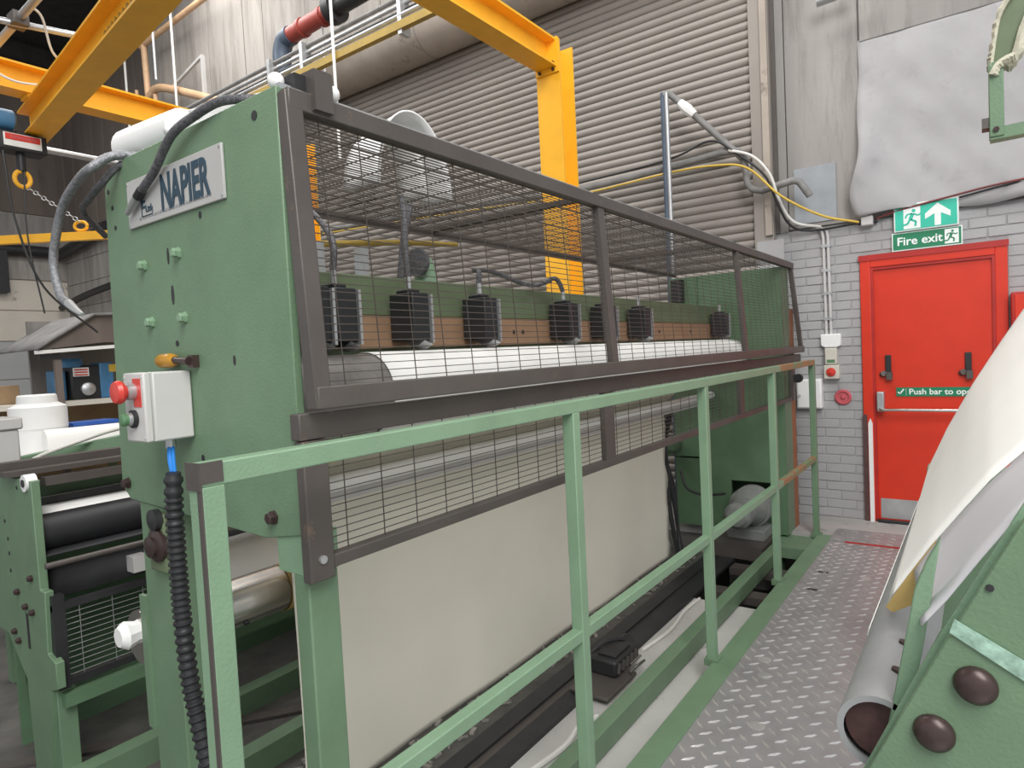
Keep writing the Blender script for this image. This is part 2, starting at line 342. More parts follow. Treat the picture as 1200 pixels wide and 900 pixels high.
MB().cyl((XW - 0.22, 1.50, 5.27), (XW - 0.22, 8.6, 5.27), 0.30, 36).build('drum', SHUTD, rs)
for y in (3.3, 5.1, 6.9): MB().cyl((XW - 0.22, y, 5.27), (XW - 0.22, y + 0.012, 5.27), 0.304, 36).build('drum_seam', SHUT, rs)
bx(XW - 0.03, XW - 0.0, 1.34, 1.44, 2.42, 8.2).build('trim_2', CONC, kind='structure')
bx(XW - 0.05, XW - 0.0, 1.405, 1.438, 2.42, 8.2).build('trim_3', STEEL, kind='structure')
bx(XW - 0.115, XW - 0.105, 1.36, 1.58, 0.0, 2.36).build('painted_board', BRICKP, rs)

# ------------------------------------------------------------------ fire door
dr = thing('door_1', 'red fire exit door in a red frame in the painted brick wall', 'door', (XW, 0.33, 0), kind='structure')
del dr['category']
F = MB().box(XW - 0.055, XW, 0.735, 0.807, 0, 2.13).box(XW - 0.055, XW, -0.137, -0.065, 0, 2.13).box(XW - 0.055, XW, -0.065, 0.735, 2.045, 2.13)
F.build('door_frame', RED, dr, bev=0.004)
bx(XW - 0.062, XW - 0.05, -0.145, 0.815, 2.10, 2.145).build('head_trim', REDF, dr)
MB().box(XW - 0.05, XW - 0.02, 0.715, 0.735, 0.02, 2.045).box(XW - 0.05, XW - 0.02, -0.065, -0.045, 0.02, 2.045).box(XW - 0.048, XW - 0.02, -0.045, 0.715, 2.025, 2.044).build('door_stop', REDF, dr)
leaf = bx(XW - 0.03, XW - 0.002, -0.045, 0.715, 0.02, 2.025).build('door_leaf', RED, dr)
bx(XW - 0.033, XW - 0.028, -0.02, 0.70, 0.03, 0.19).build('kick_plate', ZINC, dr, label='grey metal kick plate')
pb = MB().box(XW - 0.10, XW - 0.028, 0.655, 0.705, 0.90, 1.055).box(XW - 0.10, XW - 0.028, -0.03, 0.02, 0.90, 1.055); pb.build('push_bar_housing', ZINC, dr, bev=0.006)
MB().tube(smooth_path([(XW - 0.06, 0.68, 0.93), (XW - 0.12, 0.675, 0.915), (XW - 0.125, 0.62, 0.915)], 4) + [Vector((XW - 0.125, 0.05, 0.915)), Vector((XW - 0.12, 0.0, 0.915)), Vector((XW - 0.06, -0.005, 0.93))], 0.012, 10).build('push_bar', CHROME, dr)
for y in (0.625, 0.105):
    q = MB().box(XW - 0.05, XW - 0.028, y - 0.02, y + 0.02, 1.20, 1.345); o = q.build('bolt_bracket', BLACK, dr, bev=0.004)
    MB().box(XW - 0.075, XW - 0.028, y - 0.028, y + 0.012, 1.15, 1.21).cyl((XW - 0.06, y + 0.03, 1.20), (XW - 0.03, y + 0.045, 1.19), 0.022, 12).build('bolt_knob', STEEL, o)
sg = bx(XW - 0.036, XW - 0.029, -0.02, 0.575, 1.015, 1.085).build('push_sign', SIGND, dr, label='green sign reading Push bar to open')
text('push_lettering', 'Push bar to open', 0.062, SIGNW, sg, WR, WU, (XW - 0.0375, 0.49, 1.031), bold=0.0012)
flat(strip2([(0.012, 0.036), (0.024, 0.020), (0.052, 0.058)], 0.010) + [[(0.066, 0.008), (0.068, 0.008), (0.068, 0.062), (0.066, 0.062)]], (XW - 0.037, 0.575, 1.015), WR, WU).build('tick_mark', SIGNW, sg)
bx(XW - 0.06, XW - 0.05, 0.78, 0.812, 0.0, 0.87).build('bare_jamb', MAROON, dr, label='dark stripped strip at the foot of the jamb')
MB().prism([(XW - 0.075, 0.742, 0.0), (XW - 0.075, 0.772, 0.0), (XW - 0.075, 0.772, 0.80), (XW - 0.075, 0.757, 0.84), (XW - 0.075, 0.742, 0.80)], (0.02, 0, 0)).build('jamb_guard', WPLA, dr, label='white upright guard strip')
bx(XW - 0.08, XW + 0.0, -0.05, 0.72, 0.0, 0.02).build('threshold', BLACK, dr)

# ------------------------------------------------------------------ signs on the wall
es = thing('exit_sign', 'bright green exit sign with running man and up arrow, above the fire exit sign', 'sign', (XW - 0.03, 0.35, 2.29))
bx(XW - 0.085, XW - 0.02, 0.145, 0.56, 2.29, 2.495).build('sign_case', SIGNW, es, bev=0.004)
bx(XW - 0.088, XW - 0.084, 0.155, 0.55, 2.30, 2.485).build('sign_face', SIGNG, es)
bx(XW - 0.0895, XW - 0.0875, 0.385, 0.495, 2.305, 2.475).build('doorway_field', SIGNW, es)
flat(running_man(0.145), (XW - 0.0897, 0.515, 2.312), WR, WU, 0.0008).build('running_man', SIGNG, es)
flat([[(0.06, 0.0), (0.10, 0.0), (0.10, 0.09), (0.16, 0.055), (0.16, 0.095), (0.08, 0.165), (0.0, 0.095), (0.0, 0.055), (0.06, 0.09)]], (XW - 0.0882, 0.355, 2.307), WR, WU).build('arrow', SIGNW, es)
fs = thing('fire_exit_sign', 'dark green Fire exit sign directly above the red door', 'sign', (XW - 0.06, 0.35, 2.146))
bx(XW - 0.066, XW - 0.02, 0.125, 0.578, 2.146, 2.286).build('sign_board', SIGNW, fs, bev=0.002)
bx(XW - 0.068, XW - 0.064, 0.133, 0.57, 2.155, 2.278).build('sign_face', SIGND, fs)
text('fire_exit_lettering', 'Fire exit', 0.088, SIGNW, fs, WR, WU, (XW - 0.069, 0.545, 2.188), bold=0.0016)
bx(XW - 0.0695, XW - 0.0675, 0.148, 0.235, 2.163, 2.27).build('doorway_field', SIGNW, fs)
flat(running_man(0.098), (XW - 0.0697, 0.245, 2.167), WR, WU, 0.0008).build('running_man', SIGND, fs)

# ------------------------------------------------------------------ wall furniture
jb = thing('junction_box', 'small grey junction box where the yellow hose ends', 'junction box', (XW - 0.05, 0.745, 2.37))
bx(XW - 0.10, XW - 0.015, 0.70, 0.785, 2.375, 2.45).build('box', GPLA, jb, bev=0.008)
for y in (0.79, 0.675): MB().cyl((XW - 0.055, y, 2.405), (XW - 0.055, y + 0.022, 2.405), 0.014, 10).build('gland', BLACK, jb)
MB().cyl((XW - 0.055, 0.745, 2.45), (XW - 0.05, 0.735, 2.53), 0.013, 8).build('stub', CABW, jb)
bx(XW - 0.036, XW - 0.026, 0.965, 1.285, 2.47, 2.93).build('wall_patch', PATCH, label='blue-grey rectangular patch on the concrete behind the bent pipe end', cat='patch')
cv = thing('conduit_pair', 'pair of thin grey conduits running down the brick wall to the switch', 'conduit', (XW - 0.03, 1.05, 1.45))
for y in (1.035, 1.07):
    MB().tube(smooth_path([(XW - 0.045, y + 0.05, 2.41), (XW - 0.045, y + 0.012, 2.39), (XW - 0.045, y, 2.33)], 4) + [Vector((XW - 0.045, y - 0.005, 1.5))], 0.012, 10).build('conduit', GPLA, cv)
for z in (1.65, 1.86, 2.05, 2.25): bx(XW - 0.058, XW - 0.02, 1.015, 1.085, z, z + 0.022).build('saddle_clip', ZINC, cv)
tw = thing('trunking_box', 'white double back box at the foot of the two grey conduits', 'box', (XW - 0.03, 1.03, 1.42))
MB().prism([(XW - 0.08, 1.105, 1.44), (XW - 0.08, 1.075, 1.425), (XW - 0.08, 0.985, 1.425), (XW - 0.08, 0.955, 1.44), (XW - 0.08, 0.955, 1.535), (XW - 0.08, 1.105, 1.535)], (0.06, 0, 0)).build('box', WPLA, tw, bev=0.006)
sw = thing('isolator_switch', 'beige isolator with a red rotary knob on the painted brick wall', 'switch', (XW - 0.03, 1.03, 1.17))
bx(XW - 0.09, XW - 0.02, 0.985, 1.075, 1.285, 1.42).build('upper_box', BEIGE, sw, bev=0.006)
bx(XW - 0.093, XW - 0.088, 1.0, 1.06, 1.30, 1.325).build('push_buttons', KNOBG, sw)
bx(XW - 0.095, XW - 0.02, 0.97, 1.085, 1.165, 1.28).build('switch_box', BEIGE, sw, bev=0.006)
MB().lathe((XW - 0.093, 1.03, 1.222), (-1, 0, 0), [(0.036, 0), (0.036, 0.012), (0.03, 0.02), (0.012, 0.022), (0.012, 0.035), (0.001, 0.036)], 20).build('rotary_knob', KNOBR, sw)
MB().lathe((XW - 0.02, 0.955, 1.01), (-1, 0, 0), [(0.06, 0), (0.065, 0.02), (0.055, 0.03), (0.045, 0.03), (0.04, 0.02), (0.02, 0.02), (0.012, 0.034), (0.001, 0.034)], 28).build('alarm_disc', PINK, label='faded red round disc on the wall left of the fire door', cat='alarm')
pn = thing('wall_panel_box', 'white flat cabinet low on the brick wall behind the handrail end', 'cabinet', (XW - 0.03, 1.2, 0.92))
bx(XW - 0.10, XW - 0.02, 1.105, 1.30, 0.92, 1.165).build('body', WPLA, pn, bev=0.006)
bx(XW - 0.106, XW - 0.098, 1.115, 1.29, 0.93, 1.155).build('door', WPLA, pn, bev=0.003)
MB().cyl((XW - 0.118, 1.275, 1.03), (XW - 0.10, 1.275, 1.03), 0.012, 10).build('latch', GPLA, pn)
hb = thing('hose_box', 'red box on the wall just right of the fire door', 'box', (XW - 0.1, -0.3, 1.3))
bx(XW - 0.16, XW - 0.02, -0.50, -0.15, 1.30, 1.76).build('body', REDF, hb, bev=0.01); bx(XW - 0.168, XW - 0.158, -0.48, -0.17, 1.32, 1.74).build('door', RED, hb, bev=0.004)
# draped sheeting
def drape(u, v):
    y = 0.79 - 2.4 * u; z = 2.44 + 1.40 * v
    edge = math.exp(-((u) / 0.06) ** 2); low = math.exp(-((v) / 0.25) ** 2)
    y += 0.008 * math.sin(v * 13) * edge + 0.055 * edge * math.exp(-((v - 0.13) / 0.14) ** 2)
    d = 0.05 + 0.09 * edge * math.exp(-((v - 0.28) / 0.25) ** 2) + 0.022 * math.sin(u * 17 + v * 3) * low + 0.004 * math.sin(u * 31 - v * 11) + 0.003 * math.sin(v * 23 + u * 9) + 0.003 * math.sin(u * 60 + v * 30) + 0.03 * low
    d *= (1 - 0.6 * v ** 6)
    return (XW - d, y, z + (0.03 * math.sin(u * 14) if v == 0 else 0))
MB().grid(drape, 60, 40).build('draped_sheet', PLSHEET, label='rumpled grey-white sheeting hung on the wall above the fire exit signs', cat='sheeting', thick=0.004)
for k, (y, z) in enumerate([(0.15, 2.63), (0.62, 2.62), (0.27, 3.5), (-0.12, 2.7)]): pass
# lagged pipes on the wall
lp = thing('lagged_pipe', 'grey lagged pipe running across the shutter and bending down at its right guide', 'pipe', (XW - 0.25, 2.4, 2.6))
a = smooth_path([(5.70, 8.2, 3.35), (5.70, 4.6, 3.18), (5.70, 3.3, 3.10), (5.70, 2.3, 3.12), (5.70, 1.78, 3.15)], 4)
MB().tube(a, 0.029, 12).build('pipe', LAG, lp)
MB().tube([(5.70, 1.80, 3.145), (5.70, 1.67, 3.13), (5.71, 1.63, 3.08), (5.72, 1.61, 2.84), (5.72, 1.57, 2.79), (5.72, 1.50, 2.765), (5.72, 1.25, 2.80), (5.73, 1.20, 2.78), (5.75, 1.13, 2.66)], 0.029, 12).build('bent_end', LAG, lp)
bp_ = thing('braced_pole', 'tall grey pole with a sloping lagged brace in front of the shutter', 'pole', (5.6, 2.33, 0))
MB().cyl((5.60, 2.285, 0.0), (5.60, 2.285, 3.75), 0.023, 12).build('pole', PIPEB, bp_)
MB().cyl((5.59, 2.248, 0.0), (5.59, 2.248, 3.74), 0.019, 10).build('side_pipe', TUBEM, bp_)
MB().tube(smooth_path([(5.60, 2.28, 3.72), (5.62, 2.22, 3.72), (5.66, 1.95, 3.42), (5.70, 1.64, 3.06)], 5), 0.029, 12).build('brace', LAG, bp_)
MB().tube([(5.627, 2.14, 3.635), (5.633, 2.08, 3.565), (5.64, 2.02, 3.50)], [0.036, 0.048, 0.035], 9).build('white_wrap', WPLA, bp_, label='white tape wrapped round the brace')
MB().tube(smooth_path([(5.66, 8.2, 3.30), (5.66, 4.6, 3.12), (5.66, 3.3, 3.04), (5.66, 2.3, 3.06), (5.635, 1.85, 3.03), (5.63, 1.58, 2.95), (5.65, 1.33, 2.68), (5.76, 1.05, 2.49), (5.86, 0.80, 2.41)], 6), 0.0095, 8).build('yellow_hose', CABY, label='yellow hose sagging along the shutter to the junction box', cat='hose')
MB().tube(smooth_path([(5.66, 1.74, 3.14), (5.66, 1.55, 3.05), (5.68, 1.42, 2.88), (5.72, 1.36, 2.66), (5.80, 1.27, 2.48), (5.88, 1.08, 2.42)], 6), 0.012, 8).build('white_cable', CABW, label='white cable looping down beside the lagged pipe', cat='cable')
MB().tube(smooth_path([(5.64, 3.4, 3.14), (5.64, 2.3, 3.17), (5.64, 1.9, 3.25), (5.66, 1.70, 3.12), (5.67, 1.46, 2.88), (5.70, 1.38, 2.66), (5.80, 1.30, 2.46), (5.88, 1.15, 2.40), (5.90, 0.80, 2.41)], 6), 0.010, 8).build('black_cable', CABK, label='black cable crossing the shutter and dipping to the brick top', cat='cable')
MB().tube(smooth_path([(5.88, 0.68, 2.42), (5.87, 0.56, 2.45), (5.85, 0.2, 2.50), (5.85, -0.3, 2.55), (5.86, -1.6, 2.60)], 5), 0.008, 8).build('dark_cable', CABR, label='dark red cable running right from the junction box behind the exit sign', cat='cable')
MB().tube(smooth_path([(5.86, 0.14, 2.485), (5.86, -0.3, 2.535), (5.87, -1.6, 2.58)], 5), 0.007, 8).build('dark_cable', CABK, label='thin black cable just below the dark red one, right of the exit sign', cat='cable')
MB().tube([(5.75, 1.04, 4.16), (5.75, 0.78, 4.17)], 0.04, 14).build('short_pipe', ZINC, label='short galvanised pipe stub high on the right wall', cat='pipe')
# ================================================================== COATING MACHINE
mc = thing('coating_machine', 'long green paper machine with a white covered roller behind mesh guards', 'machine', (3.0, 1.7, -0.1))
G = 1.24
# near side plate
pl = MB().prism([(0.88, 1.245, 1.115), (0.88, 1.245, 2.115), (0.88, 1.98, 2.115), (0.88, 2.07, 2.095), (0.88, 2.115, 2.05), (0.88, 2.15, 1.16), (0.88, 2.10, 1.12), (0.88, 1.40, 1.09)], (0.022, 0, 0)).build('side_plate', GREEN, mc, bev=0.003)
for (y, z, r) in [(1.71, 1.81, .016), (1.90, 1.80, .016), (1.88, 1.64, .016), (1.70, 1.64, .016), (1.36, 1.145, .018), (2.105, 1.17, .018)]:
    MB().lathe((0.88, y, z), (-1, 0, 0), [(r, 0), (r, 0.005), (r * .8, 0.006), (r * .8, 0.016), (r * .6, 0.019)], 6).build('bolt', GREEN2 if z > 1.2 else BOLT, pl)
for (y, z, a, b) in [(1.33, 2.07, .011, .011), (1.59, 1.89, .006, .009), (2.09, 2.04, .007, .007), (2.07, 1.99, .007, .007), (2.06, 1.93, .007, .007), (1.765, 1.81, .005, .022), (1.755, 1.705, .007, .026), (1.75, 1.575, .008, .008), (1.48, 1.52, .005, .012), (1.66, 1.27, .007, .009)]:
    MB().lathe((0.8795, y, z), (-1, 0, 0), [(1, 0), (1, 0.0012)], 14).build('hole', BLACK, pl)
    h = [o for o in bpy.data.objects if o.parent == pl and o.name.startswith('hole')][-1]
for h in [o for o in bpy.data.objects if o.parent == pl and o.name.startswith('hole')]: bpy.data.objects.remove(h)
for (y, z, a, b) in [(1.33, 2.07, .011, .011), (1.59, 1.89, .006, .009), (2.09, 2.04, .007, .007), (2.07, 1.99, .007, .007), (2.06, 1.93, .007, .007), (1.765, 1.81, .005, .022), (1.755, 1.705, .007, .026), (1.75, 1.575, .008, .008), (1.48, 1.52, .005, .012), (1.66, 1.27, .007, .009)]:
    MB().prism([(0.8785, y + a * math.cos(t * PI / 6), z + b * math.sin(t * PI / 6)) for t in range(12)], (0.006, 0, 0)).build('hole', BLACK, pl)
# flanges, inner plate
bx(0.90, 0.93, 1.60, 2.06, 2.085, 2.113).build('flange', GREEN, mc)
bx(0.905, 0.99, 1.90, 2.05, 1.12, 2.08).build('corner_post', GREEN, mc)
# near legs
fl = MB().box(0.885, 0.968, 1.25, 1.305, -0.015, 1.018); fl.build('leg', GREEN, mc, bev=0.004)
bb = MB().box(0.885, 0.972, 1.25, 1.36, 1.018, 1.032).box(0.885, 0.972, 1.25, 1.36, 1.098, 1.112).box(0.885, 0.897, 1.25, 1.36, 1.032, 1.098).box(0.960, 0.972, 1.25, 1.36, 1.032, 1.098); bb.build('box_beam', GREEN2, mc); bx(0.897, 0.96, 1.31, 1.358, 1.032, 1.098).build('beam_inside_shade', BLACK, mc)  # black block added to darken the inside of the open beam end
MB().box(0.885, 0.985, 1.875, 2.055, -0.1, 1.12).build('leg', GREEN, mc, bev=0.004)
MB().box(0.876, 0.888, 2.05, 2.085, 0.42, 0.83).build('leg_flange', GREEN, mc)
bk = bx(0.862, 0.886, 1.87, 1.965, 0.93, 1.10).build('bearing_block', OLIVE, mc, bev=0.006)
MB().lathe((0.865, 1.905, 1.01), (-1, 0, 0), [(0.048, 0), (0.048, 0.012), (0.03, 0.02), (0.03, 0.03), (0.014, 0.034)], 18).build('bearing_cap', BOLT, bk)
MB().lathe((0.865, 1.90, 1.085), (-1, 0, 0), [(0.03, 0), (0.03, 0.02), (0.01, 0.026)], 12).build('cap_nut', BLACK, bk)
# far side frame
fp = MB().box(5.20, 5.225, 1.245, 1.31, 0.0, 2.06).box(5.20, 5.225, 1.67, 1.885, 0.0, 2.06).box(5.20, 5.225, 1.31, 1.67, 0.40, 2.06).box(5.20, 5.225, 1.895, 2.13, 0.0, 0.56).box(5.20, 5.225, 1.895, 2.13, 0.575, 2.06).box(5.21, 5.225, 1.885, 1.895, 0, 2.06).box(5.20, 5.225, 1.31, 1.67, 0.0, 0.06)
fp.build('side_plate', GREEND, mc)
MB().box(5.225, 5.42, 1.245, 1.262, 0, 2.06).build('flange', GREEN, mc)
bx(5.42, 5.56, 1.245, 1.275, 0, 1.75).build('rusted_flange', RUST, mc, label='rusty brown front edge')
bx(5.225, 5.50, 2.10, 2.12, 0, 2.06).build('flange', GREEN, mc)
bx(5.5, 5.55, 1.275, 2.1, 0, 2.06).build('outer_plate', GREEN, mc)
bx(5.13, 5.20, 2.0, 2.09, 1.86, 2.04).build('terminal_box', BLACK, mc)
# base rails
MB().box(0.75, 5.32, 1.245, 1.315, -0.11, -0.015).build('base_rail', GREEN, mc, bev=0.003)
MB().box(0.6, 5.2, 2.32, 2.40, -0.1, 0.0).build('base_rail', GREEN, mc)
for x in (0.82, 5.0): bx(x, x + 0.09, 1.25, 1.31, -0.5 if x > 3 else -0.12, -0.11).build('foot', GREEND, mc)
bx(4.95, 5.32, 1.06, 1.245, -0.10, -0.02).build('end_stretcher', GREEN, mc)
bx(4.12, 4.24, 1.06, 1.52, -0.17, -0.12).build('cross_tie', STEEL, mc); bx(4.62, 4.74, 1.06, 1.52, -0.17, -0.12).build('cross_tie', STEEL, mc)
# cross beam with brown backing board
MB().box(0.90, 5.2, 1.71, 1.90, 1.66, 1.735).box(0.90, 5.2, 1.735, 1.90, 1.735, 1.80).build('cross_beam', OLIVE, mc, bev=0.003)
bx(0.92, 5.2, 1.70, 1.73, 1.545, 1.658).build('backing_board', COPPER, mc, label='brown board strip')
bx(0.92, 5.2, 1.72, 1.82, 1.44, 1.545).build('lower_beam', OLIVE, mc)
for x in (1.45, 2.35, 2.42, 3.2, 3.95, 4.5): MB().cyl((x, 1.694, 1.60), (x, 1.702, 1.60), 0.008, 8).build('board_screw', BLACK, mc)
# actuators along the beam
def actuator(x, hose):
    a = MB().box(x - 0.045, x + 0.035, 1.575, 1.69, 1.565, 1.73).box(x - 0.03, x + 0.02, 1.60, 1.67, 1.73, 1.745).build('actuator', RUBBER, mc, bev=0.005)
    MB().box(x + 0.035, x + 0.045, 1.565, 1.695, 1.555, 1.725).build('end_plate', ZINC, a)
    MB().prism([(x + 0.0, 1.57, 1.565), (x + 0.04, 1.57, 1.55), (x + 0.04, 1.6, 1.535), (x, 1.6, 1.55)], (0.01, 0.06, 0)).build('tip_blade', ZINC, a)
    MB().cyl((x, 1.635, 1.74), (x, 1.635, 1.80), 0.010, 8).build('fitting', ZINC, a)
    if hose: MB().tube(smooth_path([(x, 1.635, 1.79)] + hose, 6), 0.011, 8).build('air_hose', DHOSE, a)
actuator(1.22, [(1.20, 1.64, 1.86), (1.21, 1.70, 1.93), (1.15, 1.9, 2.02), (1.1, 2.0, 2.08)])
actuator(1.32, [(1.33, 1.64, 1.87), (1.36, 1.72, 1.95), (1.4, 1.9, 2.07)])
actuator(1.645, [(1.645, 1.64, 1.88), (1.67, 1.66, 2.00), (1.70, 1.70, 2.09)])
actuator(2.04, [(2.05, 1.64, 1.84), (2.10, 1.70, 1.855), (2.30, 1.76, 1.87), (2.52, 1.72, 1.82), (2.62, 1.66, 1.84)])
actuator(2.68, [(2.66, 1.64, 1.83), (2.63, 1.65, 1.85), (2.58, 1.68, 1.83)])
actuator(3.08, None); actuator(3.52, None); actuator(4.95, None)
MB().tube(smooth_path([(1.75, 1.78, 1.80), (1.76, 1.76, 1.95), (1.79, 1.76, 2.05), (1.82, 1.78, 2.09)], 6), 0.014, 8).build('riser_hose', DHOSE, mc)
MB().lathe((1.93, 1.82, 1.80), (0, 0, 1), [(0.05, 0), (0.035, 0.08), (0.03, 0.10), (0.01, 0.105)], 16).build('gauge_stand', GREEN2, mc)
MB().cyl((1.86, 1.80, 1.88), (1.88, 1.80, 1.88), 0.055, 16).build('hand_wheel', DHOSE, mc)
for x in (1.36, 1.28, 1.55): MB().box(x, x + 0.03, 1.76, 1.80, 1.80, 1.90).build('bracket', ZINC if x != 1.28 else BLACK, mc)
MB().tube(smooth_path([(1.18, 1.85, 1.88), (1.5, 1.92, 1.93), (2.0, 2.0, 2.0), (2.4, 2.05, 2.04)], 6), 0.012, 8).build('yellow_pipe', YELLOWD, mc)
# main roller and idlers
MB().cyl((0.93, 1.60, 1.40), (5.19, 1.60, 1.40), 0.126, 40).build('main_roller', ROLLS, mc)
MB().cyl((0.95, 1.80, 1.09), (5.18, 1.80, 1.09), 0.028, 20).build('idler_roller', PAPERW, mc)
for i in range(4): MB().cyl((1.02 + 0.012 * i, 1.80, 1.09), (1.025 + 0.012 * i, 1.80, 1.09), 0.05, 16).build('collar_ring', ZINC, mc)
MB().box(1.06, 5.18, 1.83, 1.87, 1.02, 1.055).build('idler_bar', GPLA, mc)
MB().cyl((0.90, 2.16, 0.67), (5.19, 2.16, 0.67), 0.085, 36).build('take_off_roller', CHROME, mc)
for x in (1.0, 1.22): MB().cyl((x, 2.095, 0.615), (x, 2.09, 0.61), 0.010, 8).build('balance_hole', BLACK, mc)
MB().cyl((1.22, 2.50, 0.905), (4.0, 2.50, 0.905), 0.062, 28).build('guide_roller', ROLLS, mc)
MB().lathe((0.84, 2.165, 0.69), (1, 0, 0), [(0.03, 0), (0.045, 0.02), (0.035, 0.05), (0.04, 0.07)], 9).build('shaft_wrap', WPLA, mc, label='white wrapping on the roller shaft end')

# paper round the main roller and hanging down
pc = thing('paper_web', 'wide cream paper sheet hanging under the white wrapped roller of the machine', 'paper', (3.1, 1.9, -0.1))
def wrap(u, v):
    t = math.radians(60 + 215 * v)     # over the top, round the front, under
    return (1.395 + (5.06 - 1.395) * u, 1.60 + 0.130 * math.cos(t), 1.40 + 0.130 * math.sin(t))
MB().grid(wrap, 24, 28).build('roller_wrap', PAPERW, pc, label='white paper wrapped on the roller', thick=0.002)
edge = [random.uniform(-0.02, 0.02) for _ in range(80)]
def hang(u, v):
    P_ = [(1.60, 1.268), (1.78, 1.20), (1.93, 1.10), (1.955, 0.9), (1.95, 0.5), (1.95, 0.2), (1.96, -0.095)]
    t = v * (len(P_) - 1); i = min(int(t), len(P_) - 2); f = t - i
    y = P_[i][0] * (1 - f) + P_[i + 1][0] * f; z = P_[i][1] * (1 - f) + P_[i + 1][1] * f
    x = 1.32 + 3.26 * u
    if u == 1: x += edge[int(v * 79)] + 0.012 * math.sin(v * 40)
    y += 0.006 * math.sin(u * 19 + v * 4) * v + 0.004 * math.sin(u * 7)
    return (x, y, z)
MB().grid(hang, 50, 60).build('hanging_sheet', PAPER, pc, label='cream hanging sheet', thick=0.002)
def curl(u, v):
    t = math.radians(90 + 240 * (1 - v))
    return (1.395 + 0.9 * u, 2.16 + 0.090 * math.cos(t), 0.67 + 0.09 * math.sin(t))
MB().grid(curl, 8, 18).build('roller_turn', TANP, pc, label='tan edge of the web round the lower roller', thick=0.002)
MB().grid(lambda u, v: (1.395 + 0.9 * u, 2.05 + 0.022 * v, 1.02 - 0.33 * v), 4, 4).build('web_edge', TANP, pc, label='tan strip of web between rollers', thick=0.002)
MB().grid(lambda u, v: (1.12 + 1.1 * u, 2.40 + 0.12 * v, 0.62 + 0.19 * v), 4, 4).build('lower_web', PAPERW, pc, label='white web running back behind the machine', thick=0.002)
MB().prism([(1.0, 1.42, 1.29), (1.24, 1.42, 1.285), (1.135, 1.42, 1.236), (1.0, 1.42, 1.226)], (0, 0.004, 0)).build('film_scrap', TANP, label='ochre scrap of film behind the left end of the lower guard', cat='film')

# ------------------------------------------------------------------ mesh guards
def meshpanel(x0, x1, a, b, nh, nv, r=0.0015):     # a, b: (y, z) of the two long edges
    m = MB()
    for i in range(nh):
        t = (i + 0.5) / nh; y = a[0] + (b[0] - a[0]) * t; z = a[1] + (b[1] - a[1]) * t
        m.tube([(x0, y, z), (x1, y, z)], r, 4, False)
    for j in range(nv):
        x = x0 + (x1 - x0) * (j + 0.5) / nv; m.tube([(x, a[0], a[1]), (x, b[0], b[1])], r, 4, False)
    return m
ug = thing('upper_mesh_guard', 'dark steel mesh guard box over the white roller along the machine top', 'guard', (3.2, 1.3, 1.4))
yt, yb = 1.235, 1.195
T0, T1, B0, B1 = (0.905, yt, 2.085), (5.46, yt, 2.075), (0.905, yb, 1.425), (5.60, yb, 1.425)
MB().bar((0.89, yt, 2.085), (5.50, yt, 2.085), 0.04, 0.045).build('top_rail', STEEL, ug, bev=0.003)
MB().bar((0.89, yt + 0.02, 2.118), (5.50, yt + 0.02, 2.118), 0.02, 0.012).build('hinge_strip', ZINC, ug)
MB().bar((0.89, yb, 1.425), (5.62, yb, 1.425), 0.035, 0.05).build('bottom_rail', STEEL, ug, bev=0.003)
MB().bar((0.905, yb, 1.40), (0.905, yt, 2.10), 0.035, 0.045, (1, 0, 0)).build('end_post', STEEL, ug, bev=0.003)
for x in (2.32, 4.08): MB().bar((x, yb, 1.44), (x, yt, 2.07), 0.025, 0.05, (1, 0, 0)).build('upright', STEEL, ug)
MB().bar((5.58, yb, 1.41), (5.46, yt, 2.09), 0.03, 0.04, (1, 0, 0)).build('end_post', STEEL, ug)
meshpanel(0.925, 5.5, (yb + 0.005, 1.45), (yt + 0.005, 2.07), 33, 39).build('wire_mesh', WIRE, ug, kind='stuff')
meshpanel(0.925, 5.35, (yt + 0.01, 2.10), (2.13, 2.10), 46, 38, 0.002).build('wire_mesh', WIRE, ug, kind='stuff')
MB().bar((0.92, 2.14, 2.10), (5.35, 2.14, 2.10), 0.03, 0.03).build('rear_rail', STEEL, ug)
for x in (2.32, 4.08): MB().bar((x, yt, 2.112), (x, 2.14, 2.112), 0.03, 0.02).build('cross_bar', STEEL, ug)
MB().box(0.95, 1.0, 1.20, 1.25, 2.07, 2.16).build('hinge_bracket', STEEL, ug)
for x, y in ((0.90, 1.27), (1.03, 1.24)): MB().ball((x, y, 2.135), 0.019, 12, 8).build('hinge_wrap', WPLA, ug)
MB().box(0.92, 0.965, 1.23, 1.29, 2.105, 2.15).build('hinge_block', BLACK, ug)
lg = thing('lower_mesh_guard', 'dark steel mesh guard in front of the cream sheet, below the roller', 'guard', (3.2, 1.24, 1.0))
MB().bar((0.865, 1.235, 1.362), (5.66, 1.235, 1.355), 0.035, 0.06).build('top_rail', STEEL, lg, bev=0.003)
MB().bar((0.93, 1.236, 1.045), (5.43, 1.236, 1.045), 0.034, 0.03).build('bottom_rail', STEEL, lg, bev=0.003)
MB().box(0.868, 0.935, 1.215, 1.245, 1.01, 1.33).build('end_post', STEEL, lg, bev=0.003)
for x in (2.32, 4.08): MB().box(x - 0.04, x + 0.04, 1.222, 1.245, 1.05, 1.34).build('upright', STEEL, lg)
MB().box(5.36, 5.44, 1.215, 1.245, 1.03, 1.34).build('end_post', STEEL, lg)
meshpanel(0.935, 5.40, (1.238, 1.05), (1.238, 1.34), 16, 38).build('wire_mesh', WIRE, lg, kind='stuff')
for z in (1.06, 1.30): MB().cyl((0.90, 1.208, z), (0.90, 1.216, z), 0.010, 8).build('bolt', ZINC, lg)
MB().cyl((5.40, 1.19, 1.2), (5.44, 1.19, 1.2), 0.035, 14).build('guard_knob', BLACK, lg)

